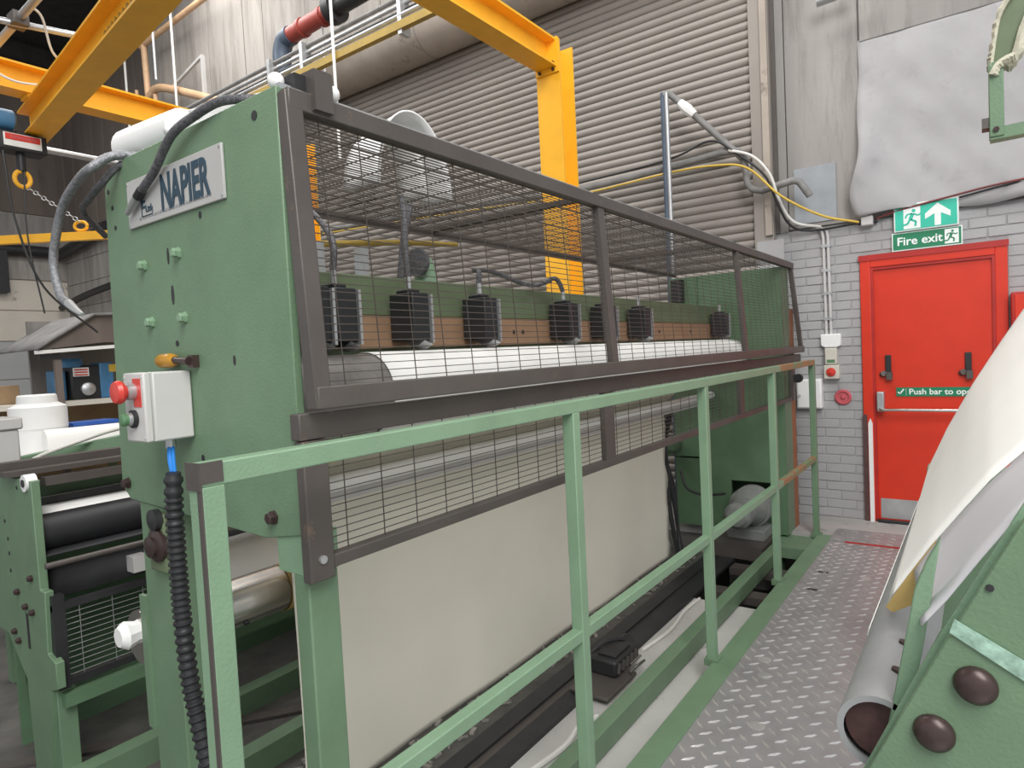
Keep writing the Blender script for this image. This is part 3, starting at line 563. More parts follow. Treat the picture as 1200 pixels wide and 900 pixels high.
# things on top of the machine
tb = thing('white_tube', 'split white plastic tube lying on the top edge of the green side plate', 'tube', (0.97, 1.85, 2.12))
MB().tube([(0.97, 2.13, 2.19), (0.97, 2.12, 2.19), (0.97, 1.80, 2.175)], [0.045, 0.060, 0.057], 20).build('closed_end', WPLA, tb)
def trough(u, v):
    y = 1.81 - 0.36 * u; a = math.radians(100 + (250 - 60 * u) * v + 30 * u); r = 0.057 - 0.022 * u
    return (0.97 - r * math.cos(a), y, 2.175 - 0.012 * u + r * math.sin(a))
MB().grid(trough, 16, 18).build('open_trough', WPLA, tb, thick=0.003)
rl = thing('white_roll', 'curved white sheet lying over the guard top in front of the shutter', 'sheet', (1.75, 1.7, 2.12))
def arch(u, v):
    a = PI * u; return (1.785 - 0.195 * math.cos(a), 1.70 + 0.18 * v, 2.12 + (0.295) * math.sin(a) * (1 - 0.15 * v))
MB().grid(arch, 24, 6).build('outer_curve', WPLA, rl, thick=0.006)
MB().grid(lambda u, v: (1.75 - 0.12 * math.cos(PI * u), 1.73 + 0.14 * v, 2.12 + 0.245 * math.sin(PI * u)), 20, 5).build('inner_curve', PAPERW, rl, thick=0.006)
# hoses at the plate
h1 = thing('braided_hose', 'braided hose hanging over the name plate from the white tube', 'hose', (0.84, 1.5, 1.94))
p = smooth_path([(0.96, 1.34, 2.128), (0.915, 1.38, 2.130), (0.875, 1.46, 2.134), (0.860, 1.563, 2.118), (0.850, 1.63, 2.098), (0.852, 1.69, 2.070), (0.855, 1.755, 2.028), (0.857, 1.835, 1.994)], 6)
MB().tube(p, 0.011, 12).build('hose', DHOSE, h1)
MB().tube([p[-1], (0.858, 1.865, 1.980)], 0.0125, 10).build('ferrule', CABK, h1)
MB().tube([(0.858, 1.865, 1.980), (0.859, 1.90, 1.964), (0.860, 1.935, 1.948)], [0.012, 0.011, 0.007], 10).build('end_fitting', ZINC, h1, label='bare metal end')
h2 = thing('braided_hose', 'braided hose drooping free from the upper left corner of the side plate', 'hose', (0.8, 2.2, 1.68))
p = smooth_path([(0.95, 1.95, 2.13), (0.86, 1.99, 2.12), (0.80, 1.99, 2.075), (0.80, 2.08, 2.06), (0.80, 2.20, 2.01), (0.80, 2.28, 1.92), (0.80, 2.31, 1.84), (0.80, 2.275, 1.75), (0.80, 2.22, 1.72)], 6)
MB().tube(p, 0.0125, 12).build('hose', HOSE, h2)
MB().tube([p[-1], (0.80, 2.18, 1.70), (0.80, 2.13, 1.68)], [0.0135, 0.011, 0.006], 10).build('end_fitting', ZINC, h2, label='bare metal end')
MB().tube(smooth_path([(0.95, 1.96, 2.125), (0.88, 2.0, 2.10), (0.84, 2.04, 2.045), (0.84, 2.12, 2.02), (0.86, 2.22, 2.0), (0.95, 2.3, 1.95)], 6), 0.010, 10).build('braided_hose', DHOSE, label='shorter dark hose just below the drooping braided one', cat='hose')

# name plate
npz = thing('name_plate', 'grey NAPIER name plate on the green side plate', 'sign', (0.878, 1.71, 1.905))
bx(0.872, 0.8795, 1.462, 1.958, 1.908, 2.04).build('plate', PLATEW, npz, bev=0.002)
text('lettering', 'NAPIER', 0.128, TEXTD, npz, WR, WU, (0.8705, 1.764, 1.931), bold=0.004, sx=0.57, ext=0.0006)
text('small_lettering', 'E', 0.05, TEXTD, npz, WR, WU, (0.8705, 1.876, 1.952), bold=0.0006, sx=1.0, ext=0.0006)
text('small_lettering', 'Ltd', 0.026, TEXTD, npz, WR, WU, (0.8705, 1.852, 1.940), bold=0.0004, ext=0.0006)
flat(strip2([(0.0, 0.045), (0.0, 0.0), (0.06, 0.0), (0.06, 0.02)], 0.003), (0.8717, 1.874, 1.930), WR, WU, 0.0012).build('emblem_outline', TEXTD, npz)
rr = []
x = 0.05
while x < 0.42:
    l = random.uniform(0.006, 0.018); rr.append([(x, 0), (x + l, 0), (x + l, 0.006), (x, 0.006)]); x += l + 0.005
flat(rr, (0.8717, 1.94, 1.925), WR, WU, 0.0012).build('fine_print', GREYINK, npz)
for y in (1.47, 1.95):
    for z in (1.916, 2.032): MB().cyl((0.870, y, z), (0.873, y, z), 0.003, 8).build('rivet', ZINC, npz)

# control box
cb = thing('control_box', 'light grey push button box on the green side plate', 'control box', (0.82, 1.745, 1.32))
bx(0.779, 0.879, 1.69, 1.80, 1.325, 1.502).build('body', BOXG, cb, bev=0.005)
bx(0.757, 0.777, 1.69, 1.80, 1.325, 1.502).build('lid', BOXG, cb, bev=0.005)
bx(0.775, 0.781, 1.692, 1.798, 1.327, 1.50).build('lid_seam', GPLA, cb)
MB().box(0.7555, 0.758, 1.705, 1.745, 1.415, 1.487).build('warning_label', KNOBR, cb)
BX, BY, BZ = 0.757, 1.742, 1.455
MB().lathe((BX, BY, BZ), (-1, 0, 0), [(0.019, 0.018), (0.016, 0.020), (0.016, 0.026), (0.027, 0.028), (0.030, 0.036), (0.026, 0.046), (0.001, 0.049)], 22).build('emergency_button', KNOBR, cb, label='red mushroom stop button')
MB().lathe((BX, BY, BZ), (-1, 0, 0), [(0.021, 0), (0.021, 0.017), (0.018, 0.02)], 20).build('button_collar', ZINC, cb)
MB().lathe((BX, BY + 0.006, 1.385), (-1, 0, 0), [(0.023, 0), (0.023, 0.008), (0.019, 0.010), (0.001, 0.010)], 18).build('button_collar', RUBBER, cb)
MB().lathe((BX - 0.010, BY + 0.006, 1.385), (-1, 0, 0), [(0.017, 0), (0.017, 0.008), (0.015, 0.010)], 18).build('button_collar', ZINC, cb)
MB().lathe((BX - 0.019, BY + 0.006, 1.385), (-1, 0, 0), [(0.016, 0), (0.016, 0.010), (0.012, 0.014), (0.001, 0.015)], 18).build('start_button', KNOBG, cb, label='green start button')
for y in (1.70, 1.79):
    for z in (1.337, 1.490): MB().cyl((0.7555, y, z), (0.758, y, z), 0.004, 8).build('lid_screw', GPLA, cb)
MB().cyl((0.835, 1.735, 1.30), (0.835, 1.735, 1.327), 0.013, 10).build('cable_gland', ZINC, cb)
MB().tube(smooth_path([(0.832, 1.735, 1.31), (0.818, 1.71, 1.27), (0.805, 1.668, 1.225)], 4), 0.006, 8).build('blue_cable', CABB, label='blue cable from the control box into the ribbed conduit', cat='cable')
MB().tube(smooth_path([(0.838, 1.732, 1.31), (0.822, 1.70, 1.27), (0.802, 1.655, 1.225)], 4), 0.005, 8).build('blue_cable', CABB, label='second thinner blue cable under the control box, to its right', cat='cable')
cp = smooth_path([(0.80, 1.66, 1.245), (0.80, 1.669, 1.15), (0.80, 1.672, 1.0), (0.80, 1.668, 0.85), (0.80, 1.655, 0.72), (0.80, 1.625, 0.61), (0.80, 1.585, 0.48), (0.80, 1.53, 0.32), (0.80, 1.45, 0.1), (0.82, 1.40, -0.05)], 12)
path = []; rad = []
for a, b in zip(cp[:-1], cp[1:]):
    n = max(1, int((b - a).length / 0.004))
    for k in range(n): path.append(a.lerp(b, k / n))
for i in range(len(path)): rad.append(0.023 if (i // 2) % 2 else 0.018)
MB().tube(path, rad, 12).build('ribbed_conduit', RUBBER, label='black ribbed conduit hanging down the front of the machine leg', cat='conduit')
am = thing('amber_knob', 'small amber handle on a dark stem above the control box', 'handle', (0.86, 1.70, 1.52))
MB().lathe((0.855, 1.80, 1.53), (0, -1, 0), [(0.001, -0.004), (0.015, 0.0), (0.019, 0.012), (0.019, 0.06), (0.015, 0.075), (0.011, 0.08)], 16).build('grip', AMBER, am)
MB().tube([(0.855, 1.722, 1.53), (0.857, 1.70, 1.528), (0.86, 1.66, 1.525)], [0.010, 0.008, 0.011], 10).build('stem', BOLT, am); MB().box(0.862, 0.881, 1.645, 1.67, 1.508, 1.54).build('bracket', BOLT, am)

# ------------------------------------------------------------------ handrail
hr = thing('handrail', 'green square tube handrail along the walkway edge', 'handrail', (2.9, 1.065, 0))
Y = 1.065
MB().box(0.545, 4.30, Y - 0.02, Y + 0.02, 1.305, 1.345).build('top_rail', GREEN2, hr, bev=0.003)
MB().box(4.30, 5.32, Y - 0.02, Y + 0.02, 1.305, 1.345).build('top_rail', RUSTG, hr, bev=0.003, label='rusting far end of the top rail')
MB().box(0.545, 4.30, Y - 0.018, Y + 0.018, 0.575, 0.612).build('mid_rail', GREEN2, hr, bev=0.003)
MB().box(4.30, 5.32, Y - 0.018, Y + 0.018, 0.575, 0.612).build('mid_rail', RUSTG, hr, bev=0.003, label='rusting far end of the middle rail')
for x in (0.567, 1.76, 2.95, 4.15, 5.30):
    MB().box(x - 0.021, x + 0.021, Y - 0.021, Y + 0.021, 0.0 if x > 1 else -0.1, 1.306).build('post', GREEN2 if x < 5 else GREEN, hr, bev=0.003)
    if x > 1: MB().box(x - 0.035, x + 0.035, Y - 0.035, Y + 0.03, -0.012, 0.02).build('post_foot', GREEN, hr)
MB().box(0.543, 0.547, Y - 0.022, Y + 0.022, 1.30, 1.347).box(0.545, 0.585, Y - 0.0225, Y - 0.0195, 1.312, 1.347).box(0.5445, 0.5475, Y - 0.0212, Y - 0.009, 0.25, 1.30).build('worn_patch', STEEL, hr, label='bare steel corner and edge')

# ------------------------------------------------------------------ walkway
wk = thing('walkway', 'metal tread plate walkway beside the handrail', 'walkway', (2.5, 0.3, 0))
bx(-0.6, 5.17, -1.1, 0.955, 0.0, 0.006).build('tread_plate', ALU, wk)
bx(-0.6, 5.30, 0.955, 1.055, -0.08, 0.012).build('kerb_angle', GREEN, wk, bev=0.002)
bx(5.175, 5.52, -0.6, 0.955, 0.0, 0.012).build('ramp_plate', ALU, wk)
bx(5.165, 5.178, -0.6, 0.85, 0.004, 0.014).build('ramp_edge', REDF, wk, label='dark red painted edge line')
def loz(m, x, y, z, a, L=0.058, W=0.017, h=0.005):
    ca, sa = math.cos(a), math.sin(a)
    pts = [(-L / 2, 0, 0), (0, -W / 2, 0), (L / 2, 0, 0), (0, W / 2, 0), (-L / 4, 0, h), (L / 4, 0, h)]
    vs = [(x + p * ca - q * sa, y + p * sa + q * ca, z + r) for p, q, r in pts]
    m.add(vs, [(0, 1, 5, 4), (1, 2, 5), (2, 3, 4, 5), (3, 0, 4)])
tm = MB()
i = 0
x = 0.2
while x < 5.15:
    y = -1.0
    while y < 0.94:
        loz(tm, x, y, 0.006, math.radians(45)); loz(tm, x + 0.045, y + 0.042, 0.006, math.radians(-45))
        y += 0.084
    x += 0.092
tm.build('raised_treads', ALUR, wk, kind='stuff')
tm = MB()
for i in range(4):
    for j in range(18):
        loz(tm, 5.215 + 0.085 * i, 0.91 - 0.084 * j, 0.012, math.radians(45 if (i + j) % 2 else 60), 0.06, 0.022, 0.005)
tm.build('ramp_treads', ALUR, wk, kind='stuff')
for (x, y) in [(3.07, 0.86), (2.51, 0.74), (2.92, 0.82), (4.44, 0.62)]: MB().lathe((x, y, 0.006), (0, 0, 1), [(0.03, 0), (0.03, 0.001), (0.026, 0.0014), (0.001, 0.0012)], 18).build('fixing_plug', ALUR, wk)
for (x, y) in [(4.44, 0.86), (4.10, 0.86)]: MB().box(x - 0.014, x + 0.014, y - 0.03, y + 0.03, 0.0055, 0.0068).build('drain_slot', BLACK, wk)

# trench contents
cbm = thing('channel_beam', 'long black channel beam on the trench floor at the foot of the hanging sheet', 'beam', (2.6, 1.63, -0.12))
MB().box(0.2, 5.2, 1.53, 1.615, -0.12, -0.098).box(0.2, 5.2, 1.66, 1.744, -0.12, -0.092).box(2.75, 5.2, 1.615, 1.66, -0.12, -0.102).build('flange', BLACK, cbm)
bx(0.2, 2.75, 1.615, 1.66, -0.12, -0.106).build('web', STEEL, cbm)
gb = thing('trench_gearbox', 'oily black gear unit in the trench beyond the second handrail post', 'gearbox', (2.8, 1.5, -0.098))
bx(2.52, 2.82, 1.40, 1.60, -0.12 + 0.024, -0.08).build('base_plate', STEEL, gb, bev=0.004)
MB().box(2.70, 2.96, 1.45, 1.60, -0.08, 0.0).build('housing', BLACK, gb, bev=0.012)
MB().box(2.74, 2.9, 1.47, 1.57, 0.0, 0.012).build('cover', BLACK, gb, bev=0.004)
for i in range(5): MB().bar((2.72 + 0.045 * i, 1.445, -0.06), (2.735 + 0.045 * i, 1.445, -0.015), 0.012, 0.014).build('fin', STEEL, gb)
MB().cyl((2.96, 1.55, -0.04), (3.03, 1.55, -0.04), 0.04, 14).build('shaft_hub', BLACK, gb)
MB().tube(smooth_path([(2.74, 1.62, -0.02), (2.84, 1.58, 0.02), (2.95, 1.53, 0.0), (3.03, 1.50, -0.09)], 5), 0.010, 8).build('oil_pipe', CABK, gb)
for i, (a, b) in enumerate([((2.80, 1.425, -0.045), (2.90, 1.415, -0.035)), ((2.77, 1.41, -0.065), (2.84, 1.40, -0.055)), ((2.82, 1.40, -0.055), (2.90, 1.395, -0.055))]): MB().cyl(a, b, 0.007, 8).build('bare_bolt', CHROME, gb)
MB().tube(smooth_path([(3.93, 1.49, -0.11), (3.7, 1.50, -0.11), (3.4, 1.47, -0.11), (3.1, 1.50, -0.11)], 5), 0.010, 8).build('white_cable', CABW, label='white cable lying on the trench floor beyond the gear unit', cat='cable')
MB().tube(smooth_path([(2.42, 1.40, -0.108), (2.3, 1.43, -0.108), (2.15, 1.41, -0.108), (1.8, 1.45, -0.108), (1.3, 1.40, -0.108)], 5), 0.012, 8).build('white_cable', CABW, label='white cable on the trench floor near the first handrail posts', cat='cable')
deb = MB()
for i in range(420):
    x = random.uniform(0.8, 5.1); y = random.uniform(1.78, 2.3) if i % 3 else random.uniform(1.78, 1.94); s = random.uniform(0.006, 0.024); a = random.uniform(0, PI); z = -0.098
    deb.bar((x - s * math.cos(a), y - s * math.sin(a), z + 0.003), (x + s * math.cos(a), y + s * math.sin(a), z + 0.003), s * 0.9, 0.008)
deb.build('floor_debris', mat('grey_debris', (0.22, 0.21, 0.19), 0.8, var=0.5, scale=30), label='dark scattered debris on the oily floor under the sheet', cat='debris', kind='stuff')
for i, (x, y) in enumerate([(2.15, 1.83), (2.62, 1.85)]):
    pts = [(x + 0.04 * math.cos(t * PI / 4) * random.uniform(.6, 1), y + 0.016 * math.sin(t * PI / 4) * random.uniform(.6, 1), -0.097) for t in range(8)]
    MB().prism(pts, (0, 0, 0.008)).build('paper_scrap', PAPERW, label=['small white paper scrap on the oily floor, the nearer of the two', 'small white paper scrap on the oily floor, the farther of the two'][i], cat='scrap', group='paper scraps on the oily floor')
# drive motor by the far plate
dm = thing('drive_motor', 'dusty grey drive motor in the opening low on the far side plate', 'motor', (5.0, 1.5, 0.0))
MB().lathe((5.22, 1.50, 0.22), (-1, 0, 0), [(0.10, 0), (0.145, 0.01), (0.15, 0.10), (0.14, 0.17), (0.10, 0.24), (0.09, 0.30), (0.05, 0.33)], 26).build('housing', MOTORG, dm)
for i in range(9): MB().lathe((5.21 - 0.016 * i, 1.50, 0.22), (-1, 0, 0), [(0.152, 0), (0.156, 0.002), (0.156, 0.006), (0.152, 0.008)], 26).build('cooling_fin', MOTORG, dm)
MB().lathe((4.90, 1.50, 0.22), (-1, 0, 0), [(0.085, 0), (0.10, 0.02), (0.10, 0.12), (0.07, 0.16), (0.03, 0.17)], 22).build('gear_head', MOTORG, dm)
MB().box(4.95, 5.18, 1.36, 1.64, 0.0, 0.08).build('mount', MOTORG, dm, bev=0.006)
bx(4.78, 5.2, 1.33, 1.70, -0.10, 0.0).build('plinth', STEEL, dm)
MB().tube(smooth_path([(4.72, 1.9, 0.55), (4.70, 1.85, 0.42), (4.78, 1.75, 0.36), (5.0, 1.66, 0.33)], 5), 0.010, 8).build('motor_lead', CABK, dm)
hc = thing('cable_bundle', 'tangle of black cables hanging behind the right edge of the cream sheet', 'cables', (4.7, 2.0, -0.1))
for i in range(5):
    x = 4.62 + 0.02 * i
    MB().tube(smooth_path([(x, 2.02 - 0.02 * i, 1.02), (x + 0.04 * random.uniform(-1, 1), 2.0, 0.7), (x + 0.06 * random.uniform(-1, 1), 1.96, 0.4), (x + 0.05 * random.uniform(-1, 1), 1.93, 0.1), (x, 1.9, -0.09)], 6), 0.013, 8).build('cable', CABK, hc)
# ================================================================== LEFT ROLLER STAND
ls = thing('roller_stand', 'green roller stand with black roller left of the main machine', 'machine', (1.5, 3.1, -0.1))
fr = MB().prism([(0.87, 2.895, 0.70), (0.87, 2.90, 1.115), (0.87, 4.2, 1.115), (0.87, 4.2, 0.45), (0.87, 3.30, 0.45), (0.87, 3.12, 0.30), (0.87, 3.10, -0.1), (0.87, 2.93, -0.1), (0.87, 2.86, 0.32), (0.87, 2.80, 0.34), (0.87, 2.80, 0.44), (0.87, 2.87, 0.46), (0.87, 2.85, 0.70)], (0.03, 0, 0)).build('frame_plate', GREEN, ls, bev=0.003)
for (y, z) in [(2.97, 0.735), (3.13, 0.655), (3.05, 0.61), (2.98, 0.60), (3.2, 0.48), (3.16, 0.45)]: MB().lathe((0.87, y, z), (-1, 0, 0), [(0.014, 0), (0.014, 0.01), (0.009, 0.016)], 6).build('bolt', BOLT, fr)
for (y, z) in [(3.22, 0.93), (3.2, 0.86), (3.2, 0.80), (3.2, 0.73), (3.05, 1.08)]: MB().cyl((0.868, y, z), (0.872, y, z), 0.008, 10).build('hole', BLACK, fr)
bx(0.868, 0.873, 3.045, 3.065, 0.44, 0.58).build('slot', BLACK, fr)
MB().box(0.885, 0.95, 2.86, 2.93, -0.1, 0.33).build('leg', GREEN, ls, bev=0.003)
MB().cyl((0.90, 3.0, 0.895), (5.0, 3.0, 0.895), 0.072, 32).build('black_roller', RUBBER, ls)
MB().cyl((0.88, 3.0, 0.895), (0.93, 3.0, 0.895), 0.04, 20).build('journal', BLACK, ls)
MB().box(0.90, 5.0, 3.18, 3.26, 0.99, 1.07).build('cross_beam', GREEN, ls)
MB().box(0.90, 5.0, 3.10, 3.14, 0.985, 1.015).build('dark_rail', BLACK, ls)
MB().box(0.83, 5.0, 3.10, 3.16, 1.135, 1.175).box(0.83, 5.0, 3.03, 3.10, 1.125, 1.145).build('top_channel', STEEL, ls)
MB().box(0.95, 5.0, 3.0, 3.06, 1.075, 1.108).build('top_channel', STEEL, ls)
MB().cyl((0.862, 2.95, 1.105), (0.90, 2.95, 1.105), 0.033, 20, True).build('bush', WPLA, ls, label='off-white round bush'); MB().cyl((0.858, 2.95, 1.105), (0.863, 2.95, 1.105), 0.015, 12).build('bush_hole', BLACK, ls)
MB().cyl((0.88, 2.85, 0.795), (5.0, 2.85, 0.795), 0.012, 12).build('brown_rod', STEEL, ls)
MB().grid(lambda u, v: (0.895 + 4.1 * u, 2.98 - 0.05 * v, 0.765 - 0.12 * v), 2, 2).build('deflector_plate', BLACK, ls, thick=0.008)
MB().grid(lambda u, v: (0.895 + 4.1 * u, 3.1 - 0.2 * v, 0.84 - 0.02 * v), 2, 2).build('dark_apron', RUBBER, ls, thick=0.006)
MB().box(1.18, 1.24, 2.84, 2.90, 0.68, 0.745).build('clip', GPLA, ls)
gp = MB().box(0.885, 0.925, 2.83, 2.87, 0.32, 0.68).box(0.885, 5.0, 2.835, 2.865, 0.325, 0.352).box(0.885, 5.0, 2.835, 2.865, 0.62, 0.645); gp.build('guard_frame', BLACK, ls)
meshpanel(0.92, 4.9, (2.85, 0.35), (2.85, 0.63), 13, 34, 0.0015).build('guard_mesh', ZINC, ls, kind='stuff')
MB().box(0.9, 5.0, 2.82, 2.86, 0.25, 0.30).build('lower_rail', GREEND, ls)
bx(0.5, 5.0, 2.78, 2.86, -0.1, 0.0).build('base_rail', GREEN, ls)
MB().box(4.95, 5.0, 2.86, 4.0, -0.1, 1.115).build('far_plate', GREEND, ls)
MB().cyl((0.97, 3.50, 0.38), (0.97, 3.36, 0.08), 0.022, 12).build('dark_strut', BLACK, ls)
MB().ball((0.97, 3.52, 0.40), 0.045, 12, 8).build('hand_knob', BLACK, ls)
bx(0.92, 5.0, 3.42, 3.44, -0.1, 0.80).build('added_dark_back_sheet', GREEND, ls)  # dark sheet added to keep the space behind the guard mesh dark
sp = thing('perforated_strip', 'bright white perforated web strip over the black roller', 'paper', (1.5, 3.05, 0.95))
MB().grid(lambda u, v: (0.895 + 3.9 * u, 3.09 - 0.09 * v, 0.985 - 0.018 * v), 4, 3).build('strip', PAPERW, sp, thick=0.002)
MB().prism([(0.5, 3.5, -0.098), (1.75, 2.55, -0.098), (1.78, 2.60, -0.098), (0.53, 3.55, -0.098)], (0, 0, 0.012)).build('dark_plank', STEEL, label='dark plank lying on the floor under the roller stand', cat='plank')
# grey box on the stand and the bench group further back
gx = thing('grey_bin', 'grey lidded container standing on the left roller stand', 'container', (0.98, 3.72, 1.115))
bx(0.90, 1.06, 3.62, 3.85, 1.115, 1.27).build('body', GPLA, gx, bev=0.008); bx(0.89, 1.075, 3.61, 3.86, 1.27, 1.325).build('lid', GPLA, gx, bev=0.008)
gr = thing('green_side_beam', 'sloping green beam behind the dark channels of the roller stand', 'beam', (1.5, 4.2, -0.1))
MB().bar((1.05, 4.2, 1.03), (2.6, 4.2, 1.185), 0.06, 0.075).build('beam', GREEN2, gr); MB().box(2.5, 2.58, 4.17, 4.23, -0.1, 1.14).box(1.1, 1.18, 4.17, 4.23, -0.1, 1.0).build('support', GREEN, gr)
MB().tube(smooth_path([(1.10, 4.0, 0.99), (1.15, 4.02, 1.03), (1.27, 4.05, 1.09), (1.5, 4.12, 1.14), (1.75, 4.3, 1.165), (2.1, 4.5, 1.18)], 6), 0.011, 8).build('white_hose', CABW, label='white hose curving over the sloping green beam', cat='hose')
bn = thing('work_table', 'white topped work table behind the roller stand', 'table', (2.0, 6.0, -0.1))
bx(1.35, 2.8, 5.3, 6.9, 0.88, 0.92).build('table_top', PAPERW, bn, bev=0.006)
for x in (1.42, 2.72):
    for y in (5.38, 6.82): bx(x - 0.03, x + 0.03, y - 0.03, y + 0.03, -0.1, 0.88).build('leg', GREEN, bn)
tu = thing('white_tub', 'large white lidded tub on the work table', 'tub', (1.9, 6.0, 0.92))
MB().lathe((1.89, 6.0, 0.92), (0, 0, 1), [(0.17, 0), (0.185, 0.18), (0.19, 0.185), (0.185, 0.19)], 32).build('body', WPLA, tu)
MB().lathe((1.89, 6.0, 1.11), (0, 0, 1), [(0.188, 0), (0.192, 0.005), (0.192, 0.17), (0.17, 0.18), (0.135, 0.20), (0.13, 0.255), (0.12, 0.265)], 32).build('lid', WPLA, tu)
rp_ = MB().lathe((2.0, 5.62, 1.02), (1, -0.1, 0), [(0.09, -0.2), (0.095, -0.19), (0.095, 0.3), (0.09, 0.31)], 24); rp_.build('paper_roll', PAPERW, label='white roll lying in front of the white tub on the table', cat='roll')
bb_ = thing('blue_crate', 'blue plastic crate beside the white tub', 'crate', (2.28, 6.1, 0.92))
MB().prism([(2.14, 5.95, 0.92), (2.40, 5.95, 0.92), (2.43, 5.95, 1.10), (2.11, 5.95, 1.10)], (0, 0.22, 0)).build('body', BLUE, bb_); bx(2.10, 2.44, 5.93, 6.19, 1.10, 1.125).build('rim', BLUE, bb_)
MB().ball((2.33, 5.75, 1.0), 0.09, 14, 8, (1.5, 1, 0.9)).build('white_bag', WPLA, label='crumpled white bag in front of the blue crate', cat='bag')
bx(1.55, 1.72, 6.55, 6.75, 1.12, 1.28).build('orange_tool', ORANGE, label='orange tool case at the left edge behind the white tub', cat='case', bev=0.02)
wbk = thing('timber_bench', 'timber bench holding the blue pump under the sloping canopy', 'bench', (2.6, 7.0, -0.1))
bx(1.3, 3.2, 6.6, 7.3, 1.24, 1.285).build('bench_top', BEIGE, wbk); bx(1.3, 3.2, 7.2, 7.26, -0.1, 1.24).build('back_board', WOOD, wbk)
for x in (1.4, 3.1): bx(x - 0.04, x + 0.04, 6.62, 6.70, -0.1, 1.24).build('leg', WOOD, wbk)
MB().box(1.35, 1.6, 6.6, 6.64, 1.05, 1.24).build('apron', WOOD, wbk)
pm = thing('blue_pump', 'blue and black pump unit with a white label under the canopy', 'pump', (2.5, 6.85, 1.285))
MB().box(2.40, 2.66, 6.75, 6.95, 1.285, 1.60).build('black_body', RUBBER, pm, bev=0.015)
MB().lathe((2.44, 6.83, 1.585), (0, 0, 1), [(0.09, 0), (0.095, 0.04), (0.075, 0.09), (0.05, 0.11), (0.001, 0.115)], 20).build('blue_dome', BLUEM, pm)
MB().box(2.64, 2.76, 6.74, 6.96, 1.285, 1.62).build('blue_column', BLUEM, pm, bev=0.01)
MB().box(2.28, 2.38, 6.8, 6.98, 1.285, 1.56).build('blue_column', BLUEM, pm, bev=0.01)
lb = MB().box(2.42, 2.55, 6.742, 6.75, 1.50, 1.58).build('label', SIGNW, pm)
for i in range(3): MB().box(2.43, 2.54, 6.739, 6.743, 1.507 + 0.024 * i, 1.519 + 0.024 * i).build('red_line', KNOBR, lb)
MB().lathe((2.53, 6.75, 1.38), (0, -1, 0), [(0.06, 0), (0.06, 0.03), (0.03, 0.05)], 16).build('motor_face', ZINC, pm)
MB().box(2.72, 2.82, 6.735, 6.745, 1.53, 1.60).build('yellow_label', CABY, pm)
bx(2.05, 2.25, 6.65, 6.8, 1.285, 1.36).build('grey_carton', BOXG, label='pale grey carton on the bench left of the blue pump', cat='carton', bev=0.006)
bx(1.75, 2.05, 6.9, 7.1, 1.285, 1.45).build('brown_carton', WOOD, label='brown carton on the bench behind the white tub', cat='carton', bev=0.006)
cy = thing('canopy', 'dark sloping canopy roof over the bench at the far left', 'canopy', (2.5, 6.9, 1.7))
MB().prism([(2.08, 6.5, 1.74), (2.10, 6.5, 1.78), (2.52, 6.5, 2.04), (3.3, 6.5, 2.08), (3.3, 6.5, 1.80), (2.6, 6.5, 1.80)], (0, 0.02, 0)).build('gable', CONCD, cy)
MB().grid(lambda u, v: (2.06 + 0.46 * u, 6.45 + 1.0 * v, 1.75 + 0.30 * u), 4, 4).build('roof_sheet', LAG, cy, thick=0.02)
MB().grid(lambda u, v: (2.52 + 0.85 * u, 6.45 + 1.0 * v, 2.05 + 0.04 * u), 4, 4).build('roof_sheet', LAG, cy, thick=0.02)
MB().bar((2.06, 6.5, 1.72), (3.3, 6.5, 1.80), 0.03, 0.03).build('fascia', PAPERW, cy); MB().bar((2.1, 6.55, 1.68), (2.4, 6.55, 1.68), 0.05, 0.04).build('bracket', BLACK, cy)
for x in (2.24, 3.25): MB().bar((x, 6.56, -0.1), (x, 6.56, 1.76), 0.05, 0.05).build('post', CONCD, cy)
bx(2.3, 3.3, 7.40, 7.44, 1.285, 2.05).build('back_panel', CONC, cy)
# wall pipes far left
wp = thing('black_wall_pipe', 'black pipes on the far corner walls below the yellow lifting bar', 'pipe', (5.6, 16.0, 4.2))
MB().cyl((-3, 16.3, 4.20), (5.75, 16.3, 4.20), 0.11, 14).build('pipe', BLACK, wp); MB().cyl((5.75, 16.3, 4.15), (5.75, 11.5, 4.60), 0.11, 14).build('pipe', BLACK, wp)
MB().box(4.6, 4.8, 16.2, 16.45, 3.3, 4.2).build('bracket_post', BLACK, wp)
MB().cyl((4.4, 16.3, 2.9), (4.4, 16.3, 5.4), 0.03, 8).build('down_wire', CABK, wp)
MB().tube(smooth_path([(5.7, 16.2, 3.0), (5.7, 15.0, 3.15), (5.7, 13.5, 3.25), (5.7, 12.2, 3.3)], 5), 0.07, 8).build('sagging_cable', CABK, label='dark bundle of cables sagging along the far corner wall', cat='cable')

# ================================================================== GANTRY
ga = thing('gantry_frame', 'yellow steel gantry with columns and runway beams over the machine', 'gantry', (4.3, 4.2, 0))
ibeam((4.30, 2.60, 0.0), (4.30, 2.60, 3.80), 0.205, 0.205).build('column', YELLOW, ga)
ibeam((4.30, 5.72, 0.0), (4.30, 5.72, 3.80), 0.205, 0.205).build('column', YELLOW, ga)
ibeam((-2.0, 2.60, 3.70), (4.22, 2.60, 3.70), 0.17, 0.205).build('runway_beam', YELLOW, ga)
ibeam((-2.0, 5.72, 3.70), (4.22, 5.72, 3.70), 0.17, 0.205).build('runway_beam', YELLOW, ga)
for y in (2.60, 5.72):
    MB().box(4.18, 4.20, y - 0.10, y + 0.10, 3.56, 3.81).build('end_plate', YELLOW, ga)
    MB().box(4.14, 4.46, y - 0.16, y + 0.16, -0.1, 0.02).build('base_plate', YELLOW, ga)
for y in (2.54, 2.66):
    for z in (3.58, 3.63): MB().cyl((4.165, y, z), (4.18, y, z), 0.012, 6).build('bolt', BOLT, ga)
